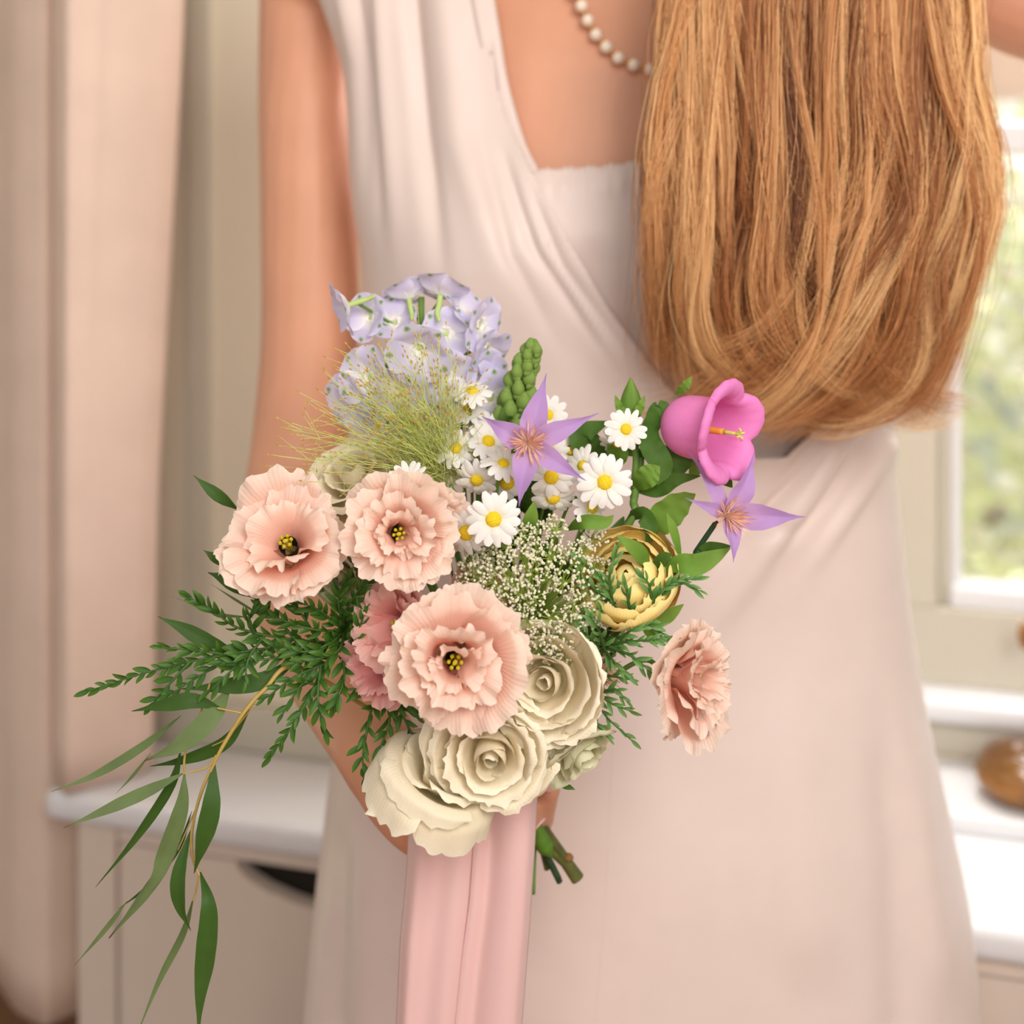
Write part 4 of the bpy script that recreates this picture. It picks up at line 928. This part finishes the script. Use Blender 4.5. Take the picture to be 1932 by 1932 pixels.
# ---- feathery panic grass
gt = thing('panic_grass', 'airy tuft of green panic grass with brown seeds at the left of the daisies', 'grass', Matrix.Translation(P(850, 920, .82)))
r = random.Random(21); sb = MB(); se = MB()
def seedat(p, dirn, L):
    z = dirn.normalized(); x = z.orthogonal().normalized(); y = z.cross(x)
    o_ = [p, p+z*L*.5+x*L*.22, p+z*L*.5+y*L*.22, p+z*L*.5-x*L*.22, p+z*L*.5-y*L*.22, p+z*L]
    se.add((o_, [(0, 2, 1), (0, 3, 2), (0, 4, 3), (0, 1, 4), (5, 1, 2), (5, 2, 3), (5, 3, 4), (5, 4, 1)]))
for k in range(230):
    bx, by = r.gauss(830, 18), r.gauss(900, 18)
    if k < 16: ang = math.radians(r.uniform(158, 176)); L = r.uniform(230, 310)
    else: ang = math.radians(min(172, max(52, r.gauss(122, 26)))); L = r.uniform(90, 300)*(1 if 90 < math.degrees(ang) else .8)
    tx, ty = bx+L*math.cos(ang), by-L*.98*math.sin(ang)
    d0, d1 = .826, r.uniform(.788, .835); m_ = ((bx+tx)/2+r.gauss(0, 10)+8, (by+ty)/2+r.gauss(0, 8)-6)
    pts = catmull([P(bx, by, d0), P(*m_, (d0+d1)/2-.004), P(tx, ty, d1)], 9)
    sb.add(tube(pts, [.00022]*5+[.00015]*4, 3, None, False)); seedat(pts[-1], pts[-1]-pts[-2], .0030)
    for _ in range(2 if L > 130 else 1):
        j = r.randrange(4, 8); q = pts[j]+(pts[j]-pts[j-1]).normalized()*.009+Vector((r.gauss(0, .005), r.gauss(0, .004), r.gauss(0, .005)))
        sb.add(tube([pts[j], q], [.00018, .00014], 3, None, False)); seedat(q, q-pts[j], .0027)
for k in range(170):      # fine lower branchlets
    bx, by = r.gauss(812, 34), r.gauss(870, 34); ang = math.radians(r.gauss(118, 34)); L = r.uniform(40, 95)
    sb.add(tube(catmull([P(bx, by, .815), P(bx+L*.5*math.cos(ang)+r.gauss(0, 5), by-L*.5*math.sin(ang), .808), P(bx+L*math.cos(ang), by-L*math.sin(ang), r.uniform(.792, .815))], 6), [.00015]*6, 3, None, False))
o = ob('stalks', sb.mesh('stalks'), M_GRASS, gt, world=True); o['kind'] = 'stuff'
o = ob('seeds', se.mesh('seeds', False), M_SEED, gt, world=True); o['kind'] = 'stuff'
stem(gt, P(850, 915, .818), (-.3, -.2, 1), M_STEM, .0012)

# ---- lace umbel (Queen Anne's lace)
qt = thing('lace_umbel', 'wide lacy umbel of tiny white florets on green rays in the centre', 'flower', Matrix.Translation(P(1010, 1165, .822)))
def umbmesh(seed):
    r = random.Random(seed); a = MB(); f = MB(); n_ = 15
    for k in range(n_):
        th = math.acos(1-(k+.5)/n_*.75); ph = k*2.399+r.uniform(-.3, .3); L = r.uniform(.85, 1.1)
        dr = Vector((math.sin(th)*math.cos(ph), math.sin(th)*math.sin(ph), math.cos(th)*.8)); e = dr*L
        a.add(tube([(0, 0, 0), e], [.034, .026], 3, None, False))
        for q in range(3):
            c = e+Vector((r.gauss(0, .10), r.gauss(0, .10), r.gauss(.05, .05))); f.add(ellipsoid(c, (r.uniform(.085, .125),)*3, 5, 4))
    ma, mf = a.mesh('umbellet'), f.mesh('florets', True); ma.materials.append(M_UMB); mf.materials.append(M_FLORET); return ma, mf
UM = [umbmesh(k) for k in range(4)]
C0 = P(1012, 1160, .822); r = random.Random(9); rays = MB(); placed = []
while len(placed) < 48:
    a = r.uniform(0, 6.283); q = math.sqrt(r.random()); x = 1003+138*q*math.cos(a); y = 1116+128*q*math.sin(a)
    if all(math.hypot(x-u, y-v) > 27 for u, v in placed): placed.append((x, y))
    elif r.random() < .004: placed.append((x, y))
placed += [(1030, 1226), (1088, 1240), (1062, 1215), (1105, 1215), (1045, 1245), (912, 1060), (880, 1085), (1118, 1010), (1050, 995), (985, 1000)]
for k, (x, y) in enumerate(placed):
    q = math.hypot((x-1003)/140, (y-1112)/125); d = .774+.030*q*q-(.010 if y > 1165 else 0)+r.uniform(-.004, .006); c = P(x, y, d)
    n = ((c-C0).normalized()*.7+Vector((0, -.7, .15))).normalized(); M = frame(c-n*.004, n, r.uniform(0, 6), r.uniform(24, 32)*d/F)
    u = ob('umbellet', UM[k % 4][0], None, qt, Matrix.Translation(-P(1010, 1165, .822)) @ M)
    o = ob('florets', UM[k % 4][1], None, u); o['kind'] = 'stuff'
    b = c-n*.004; rays.add(tube([C0, C0.lerp(b, .5)+n*.004, b], [.0010, .0008, .0006], 5, 8, False))
ob('rays', rays.mesh('rays'), M_UMB, qt, world=True)
stem(qt, C0, (.0, -.9, .3), M_STEM, .0018)

# ---- fern-like sprigs: many small leaflets, each a part
def leaflet(seed, mat, w=.13):
    r = random.Random(seed)
    s = strip([(0, 0, 0), (.35, 0, .05), (.7, r.uniform(-.03, .03), .04), (1, r.uniform(-.05, .05), -.04)], [.03, w, w*1.1, w*.8, .01], (0, 0, 1), .35, 5, 8)
    m_ = mesh('leaf', s[0], s[1], s[2]); m_.materials.append(mat); return m_
LFL = [leaflet(k, M_FERN, .15) for k in range(4)]; LFR = [leaflet(k+9, M_FERNR, .13) for k in range(4)]
def sprig(name, label, branches, meshes, leafpx, gap, stemmat, base, seed, ang=.75, flat=.5, cat='foliage'):
    r = random.Random(seed); B0 = P(*base); t = thing(name, label, cat, Matrix.Translation(B0)); sm = MB()
    for br in branches:
        pw = [P(*p) for p in br]; n_ = max(8, int(sum((b-a).length for a, b in zip(pw, pw[1:]))*F/.81/gap)); c = catmull(pw, n_)
        sm.add(tube(c, list(np.linspace(.0010, .0004, n_)), 5, None, False))
        for k in range(1, n_):
            tg = (c[min(k+1, n_-1)]-c[k-1]).normalized(); v = k/(n_-1); side = 1 if k % 2 else -1
            az = side*math.pi/2+r.gauss(0, .55); x = tg.cross(Vector((0, -1, 0))).normalized(); y = tg.cross(x)
            pr_ = x*math.sin(az)+y*math.cos(az)*flat; a_ = ang*(1-.45*v)+r.gauss(0, .16)
            dr = (tg*math.cos(a_)+pr_*math.sin(a_)).normalized(); L = leafpx*K*r.uniform(.7, 1.15)*(1-.25*v)
            if k == n_-1: dr = tg
            nn = (Vector((r.gauss(0, .45), -1, r.gauss(.3, .4)))); nn = (nn-dr*nn.dot(dr)).normalized(); yy = nn.cross(dr)
            R3 = Matrix((dr, yy, nn)).transposed().to_4x4()
            ob('leaf', meshes[r.randrange(4)], None, t, Matrix.Translation(c[k]-B0) @ R3 @ Matrix.Scale(L, 4))
    ob('stem', sm.mesh('stem'), stemmat, t, world=True); return t
M_FST = plain('fern_stem', lin((70, 104, 44)), .5, .3)
J = (640, 1215, .835)
def grip(t, p): stem(t, P(*p), (-.5, -.4, 0), M_FST, .0012, None, 'lower_stem')
t = sprig('fern_sprig', 'dark green fern sprig whose tip reaches farthest left over the curtain', [[J, (520, 1222, .815), (400, 1240, .805), (280, 1268, .80), (170, 1303, .795)], [(480, 1225, .815), (400, 1262, .808), (318, 1312, .80)], [(430, 1236, .808), (380, 1228, .80), (310, 1222, .795)],
     [(470, 1232, .81), (440, 1262, .80), (400, 1300, .795)], [(360, 1247, .803), (320, 1290, .80), (290, 1325, .80)]], LFL, 40, 11, M_FST, J, 1); grip(t, J)
t = sprig('fern_sprig', 'dark green fern sprig pointing up left below the open peach lisianthus', [[J, (540, 1205, .815), (450, 1185, .805), (400, 1150, .80), (358, 1128, .80)], [(500, 1198, .81), (470, 1240, .80), (462, 1280, .795)], [(560, 1210, .815), (520, 1165, .81), (470, 1120, .81)],
     [(600, 1210, .82), (570, 1160, .815), (540, 1130, .812)], [(480, 1195, .808), (470, 1165, .80), (480, 1150, .80)], [J, (560, 1235, .812), (490, 1245, .804), (420, 1250, .80)]], LFL, 40, 11, M_FST, J, 2); grip(t, J)
t = sprig('fern_sprig', 'dark green fern sprig drooping in front of the pink forearm', [[J, (610, 1260, .815), (575, 1330, .805), (545, 1380, .80), (512, 1424, .80)], [(605, 1255, .812), (600, 1320, .80), (612, 1378, .80)], [(620, 1250, .815), (560, 1275, .805), (500, 1318, .80)], [(590, 1290, .808), (570, 1290, .80), (535, 1345, .797)],
     [J, (650, 1270, .81), (640, 1310, .80), (625, 1330, .80)]], LFL, 40, 10, M_FST, J, 3); grip(t, J)
J2 = (650, 1190, .835)
t = sprig('fern_sprig', 'dense dark fern clump between the peach and rosy lisianthus', [[J2, (650, 1160, .82), (672, 1120, .81), (700, 1088, .808)], [J2, (620, 1165, .82), (600, 1150, .812), (575, 1140, .81)], [J2, (610, 1190, .815), (560, 1180, .808), (510, 1160, .806)], [J2, (660, 1210, .815), (680, 1180, .806), (690, 1140, .804)],
     [J2, (620, 1215, .812), (570, 1230, .805), (520, 1215, .802)], [J2, (640, 1225, .812), (610, 1240, .805), (560, 1250, .802)], [J2, (640, 1150, .815), (640, 1120, .81), (650, 1100, .81)]], LFL, 42, 10, M_FST, J2, 4); grip(t, J2)
J3 = (740, 1290, .838)
t = sprig('fern_sprig', 'dark fern sprig hanging over the wrist under the rosy lisianthus', [[J3, (705, 1330, .82), (690, 1390, .808), (684, 1440, .805), (692, 1484, .805)], [(725, 1310, .82), (735, 1360, .81), (718, 1410, .806), (714, 1445, .806)], [(735, 1310, .82), (760, 1350, .812), (780, 1390, .81), (802, 1412, .81)], [(720, 1305, .82), (670, 1300, .812), (622, 1308, .81)],
     [(740, 1320, .815), (770, 1330, .808), (800, 1352, .806)]], LFL, 40, 11, M_FST, J3, 5); grip(t, J3)
J4 = (1120, 1225, .83)
t = sprig('fern_sprig', 'fine green sprig in front of the yellow ranunculus and lace umbel', [[J4, (1165, 1165, .805), (1150, 1110, .795), (1092, 1058, .79)], [(1160, 1150, .80), (1150, 1090, .79), (1165, 1036, .788)], [(1160, 1140, .80), (1120, 1110, .792), (1090, 1085, .79)], [(1160, 1160, .80), (1130, 1150, .793), (1100, 1165, .79)]], LFR, 34, 9, M_FST, J4, 6, .65); grip(t, J4)
t = sprig('fern_sprig', 'fine green sprig stretching right across the ranunculus toward the dress', [[J4, (1170, 1175, .805), (1225, 1140, .795), (1265, 1100, .79), (1312, 1092, .788)], [(1240, 1130, .795), (1280, 1100, .79), (1318, 1114, .788)], [(1200, 1160, .80), (1230, 1180, .792), (1256, 1200, .79)], [(1190, 1165, .80), (1185, 1130, .792), (1180, 1105, .79)], [(1230, 1140, .795), (1225, 1105, .79), (1215, 1090, .79)]], LFR, 34, 10, M_FST, J4, 7, .65); grip(t, J4)
t = sprig('fern_sprig', 'fine green sprig beside the cream rose reaching toward the lone lisianthus', [[J4, (1160, 1215, .80), (1215, 1208, .79), (1262, 1205, .788)], [(1150, 1220, .802), (1195, 1240, .79), (1235, 1275, .788)], [(1140, 1225, .805), (1130, 1190, .79), (1115, 1165, .787)], [(1160, 1215, .80), (1190, 1190, .79), (1235, 1180, .788)], [(1140, 1225, .805), (1160, 1250, .79), (1185, 1275, .788)], [(1130, 1225, .805), (1110, 1200, .79), (1095, 1190, .788)]], LFR, 34, 9, M_FST, J4, 8, .65); grip(t, J4)
t = sprig('fern_sprig', 'fine green sprig hanging down right of the cream rose', [[J4, (1122, 1280, .806), (1135, 1340, .80), (1190, 1395, .796)], [(1122, 1275, .806), (1150, 1275, .797), (1188, 1282, .795)], [(1125, 1300, .804), (1150, 1325, .797), (1186, 1340, .795)], [(1128, 1310, .804), (1160, 1300, .797), (1180, 1320, .795)], [(1130, 1330, .80), (1125, 1360, .797), (1148, 1392, .796)]], LFR, 32, 13, M_FST, J4, 9, .65); grip(t, J4)

# ---- willow eucalyptus, trailing at the lower left
et = thing('eucalyptus_branch', 'trailing willow eucalyptus branch with long narrow leaves at the lower left', 'foliage', Matrix.Translation(P(560, 1262, .83)))
def EL(pts, w, mat=M_EUC, up=(.1, -1, .2), prof=(.06, .45, .85, 1.0, .92, .6, .25, .03), fold_=.18):
    s = strip([P(*p) for p in pts], [k*w*K for k in prof], up, fold_, 7, 30); ob('leaf', mesh('leaf', s[0], s[1], s[2]), mat, et, world=True)
e = .80
for pts, w, mat, up in (
    ([(420, 1338, e), (365, 1322, e-.006), (310, 1330, e-.006), (248, 1342, e)], 15, M_EUCD, (0, -1, .3)), ([(436, 1292, .81), (400, 1350, e-.004), (340, 1405, e-.008), (272, 1436, e)], 20, M_EUC, (.3, -1, .4)),
    ([(472, 1338, .806), (425, 1400, .81), (350, 1432, .812), (282, 1446, .815)], 14, M_EUCD, (-.2, -1, -.3)), ([(342, 1350, .81), (270, 1408, .815), (180, 1462, .82), (96, 1494, .82)], 9, M_EUC, (.2, -1, .6)),
    ([(350, 1457, e), (280, 1492, e-.004), (200, 1528, e-.008), (120, 1562, e-.008)], 12, M_EUC, (.1, -1, .5)), ([(342, 1412, .81), (322, 1480, .808), (258, 1578, .806), (180, 1674, .806)], 11, M_EUCD, (.7, -1, .1)),
    ([(348, 1458, .80), (342, 1520, .795), (312, 1610, .795), (288, 1665, .795), (205, 1770, .80)], 18, M_EUC, (.5, -1, .1)), ([(362, 1530, .80), (335, 1600, .803), (280, 1670, .806), (222, 1716, .806)], 8, M_EUCD, (.8, -.7, .1)),
    ([(335, 1605, .80), (300, 1650, .797), (255, 1710, .797), (205, 1772, .80)], 11, M_EUC, (.5, -1, .2)), ([(404, 1432, .80), (398, 1520, .79), (382, 1590, .79), (366, 1648, .795)], 19, M_EUCD, (.3, -1, 0)),
    ([(360, 1566, .80), (338, 1650, .792), (340, 1710, .792), (360, 1756, .795)], 16, M_EUCD, (-.3, -1, 0)), ([(378, 1645, .80), (394, 1710, .79), (388, 1800, .79), (378, 1880, .79), (374, 1960, .79)], 19, M_EUCD, (.1, -1, 0)),
    ([(366, 1690, .805), (345, 1760, .81), (300, 1850, .81), (255, 1960, .81)], 8, M_EUC, (.6, -1, .1)), ([(240, 1700, .80), (200, 1752, .802), (140, 1822, .805)], 5, M_EUC, (.3, -1, .3)), ([(285, 1420, .80), (252, 1462, .805), (218, 1498, .806)], 3, M_EUC, (.3, -1, .3)),
    ([(450, 962, .83), (405, 930, .825), (365, 897, .825)], 12, M_EUCD, (0, -1, .3)), ([(500, 1130, .825), (440, 1098, .82), (392, 1080, .82)], 17, M_EUCD, (0, -1, .3)), ([(430, 1070, .825), (405, 1052, .822), (384, 1038, .822)], 9, M_EUCD, (0, -1, .3)),
    ([(460, 1240, .82), (400, 1215, .812), (345, 1185, .81), (297, 1163, .81)], 15, M_EUCD, (0, -1, .3)), ([(570, 1235, .82), (500, 1282, .808), (420, 1295, .806), (340, 1300, .806)], 17, M_EUCD, (0, -1, .3)),
    ([(500, 1166, .825), (450, 1135, .822), (398, 1102, .822)], 2.5, M_EUC, (0, -1, .3)), ([(480, 1165, .825), (410, 1158, .82), (325, 1125, .82)], 3, M_EUC, (0, -1, .3))): EL(pts, w, mat, up)
tw = MB()
for pts, r0, r1 in (([(700, 1340, .86), (560, 1258, .815), (500, 1300, .80), (462, 1342, .797), (425, 1400, .797), (404, 1440, .797), (378, 1500, .797), (362, 1570, .797), (364, 1620, .797), (376, 1652, .797)], .0014, .0007),
                    ([(408, 1425, .797), (390, 1448, .797), (345, 1460, .797)], .0006, .0005), ([(455, 1345, .797), (430, 1340, .797), (410, 1336, .797)], .0006, .0005), ([(396, 1290, .805), (370, 1370, .80), (350, 1420, .80), (347, 1460, .80)], .0007, .0006),
                    ([(376, 1650, .797), (370, 1680, .80), (364, 1700, .80)], .0006, .0005), ([(372, 1520, .797), (355, 1560, .80), (335, 1605, .80)], .0005, .0004), ([(480, 1330, .80), (430, 1390, .806), (400, 1408, .808)], .0004, .0003)):
    tw.add(tube([P(*p) for p in pts], [r0, r1], 6, 10*len(pts)))
ob('twig', tw.mesh('twig'), M_EUCS, et, world=True)
stem(et, P(690, 1335, .86), (-.8, -.3, .1), M_EUCS, .0014)

# ---- dark filler foliage deep inside
ft = thing('filler_foliage', 'dark broad leaves tucked deep between the daisies and roses', 'foliage', Matrix.Translation(P(950, 1150, .86)))
r = random.Random(31)
for k in range(46):
    a = r.uniform(0, 6.28); q = math.sqrt(r.random()); x = 950+205*q*math.cos(a); y = 1065+ (250 if math.sin(a) > 0 else 180)*q*math.sin(a)
    c = Vector((x-950, y-1180)); c = c.normalized() if c.length > 1 else Vector((1, 0)); d = r.uniform(.838, .862)
    leafpart(ft, [P(x, y, d+.01), P(x+c.x*30+r.gauss(0, 10), y+c.y*30+r.gauss(0, 10), d-.004), P(x+c.x*64, y+c.y*64, d)], 20*K, (r.gauss(0, .3), -1, r.gauss(.2, .3)), M_LEAF, 'leaf', .2, .1, 3)
for pts, w in (([(985, 1030, .815), (1000, 985, .80), (1008, 945, .798)], 15), ([(1070, 1000, .815), (1100, 985, .80), (1140, 985, .80), (1158, 972, .80)], 14), ([(925, 1050, .81), (945, 1035, .798), (965, 1020, .798)], 10), ([(1240, 1215, .83), (1225, 1180, .82), (1262, 1160, .82), (1290, 1140, .82)], 16), ([(1040, 1430, .82), (1060, 1475, .81), (1085, 1490, .81)], 8), ([(905, 1320, .80), (920, 1335, .795), (935, 1325, .795)], 12)):
    leafpart(ft, [P(*p) for p in pts], w*K, (0, -1, .2), M_LEAF if w < 13 else M_LEAFB)
stem(ft, P(940, 1230, .86), (0, -.2, 1), M_STEM, .002)
# cut carnation-like node on one stem end
nt_ = thing('cut_stem', 'thick green cut stem with a swollen node below the hand', 'stem', Matrix.Translation(G1))
ob('shaft', one(tube([G0+Vector((.004, 0, 0)), G1+Vector((.004, 0, 0)), P(1018, 1590, .893), P(1036, 1625, .894), P(1056, 1664, .896)], [.002, .0022, .0022, .0018, .0020], 8, 40)).mesh('shaft'), M_DSTEM, nt_, world=True)
ob('node', one(tube([P(1014, 1555, .888), P(1022, 1585, .888), P(1030, 1600, .888), P(1038, 1612, .889)], [.0022, .0052, .0050, .002], 12, 20, True, True)).mesh('node'), M_LEAFB, nt_, world=True)
wt = thing('woody_stem', 'brown green woody rose stem end sticking out lowest on the right', 'stem', Matrix.Translation(G1))
ob('shaft', one(tube([P(975, 1490, .897), P(1010, 1542, .899), P(1050, 1600, .90), P(1072, 1632, .90), P(1090, 1658, .90)], [.003, .0034, .0036, .0040, .0044], 10, 40)).mesh('shaft'), M_WSTEM, wt, world=True)
ob('thorn_node', one(ellipsoid(P(1073, 1618, .898), (.0030, .003, .0026), 10, 7)).mesh('thorn_node'), plain('node_brown', lin((140, 104, 62)), .7, .2), wt, world=True)

# ---- ribbon
m, t, out = nt('pink_ribbon'); b = bsdf(t, lin((250, 212, 208)), .45, .35, Sheen_Weight=.2); M_RIB = m
w_ = t.nodes.new('ShaderNodeTexWave'); w_.inputs['Scale'].default_value = 900; w_.bands_direction = 'X'; t.links.new(objcoord(t), w_.inputs['Vector']); t.links.new(bump(t, w_.outputs['Fac'], .08, .0003), b.inputs['Normal'])
mixtrans(t, b, None, lin((248, 204, 200)), .2, out)
rt = thing('ribbon', 'wide pale pink satin ribbon with two long tails tied round the stems', 'ribbon', Matrix.Translation(G1))
def tail(name, Lk, Rk, dep, y0=1440, y1=2600):
    nu, nv = 40, 70; V = []; U = []
    for j in range(nv):
        y = y0+(y1-y0)*j/(nv-1); l, r_ = interp(Lk, y), interp(Rk, y)
        for i in range(nu):
            u = i/(nu-1); V.append(P(l+(r_-l)*u, y, dep(u, j/(nv-1)))); U.append((u, j/(nv-1)))
    o = ob(name, mesh(name, V, gridfaces(nu, nv), U), M_RIB, rt, world=True); o.modifiers.new('t', 'SOLIDIFY').thickness = .0005
tail('tail', [(1440, 800), (1500, 775), (1640, 768), (1780, 755), (1932, 748), (2600, 735)], [(1440, 905), (1640, 890), (1800, 878), (1932, 866), (2600, 850)],
     lambda u, v: .842+.012*v-.004*math.sin(u*3.1)+.010*g(u, .0, .10)-.0025*math.sin(u*9+v*2))
tail('tail', [(1440, 880), (1600, 893), (1700, 886), (1800, 872), (1932, 858), (2600, 845)], [(1440, 1014), (1500, 1013), (1600, 1008), (1750, 998), (1932, 984), (2600, 962)],
     lambda u, v: .838+.012*v-.006*g(u, .72, .3)+.014*g(u, 1.02, .07)+.004*g(u, .3-.1*v, .14)+.002*g(u, 0, .05))
vv = []
for j in range(8):
    for i in range(28):
        a = 6.283*i/28; c = G1.lerp(G0, (j-1)/7*.8); ax = (G1-G0).normalized(); x = ax.orthogonal().normalized(); y = ax.cross(x)
        vv.append(c+(x*math.cos(a)+y*math.sin(a))*(.0125+.0008*math.sin(j*2+a*2)))
ob('wrap', mesh('wrap', vv, gridfaces(28, 8, True)), M_RIB, rt, world=True)
for o in bpy.data.objects:
    if '_m' in o: del o['_m']
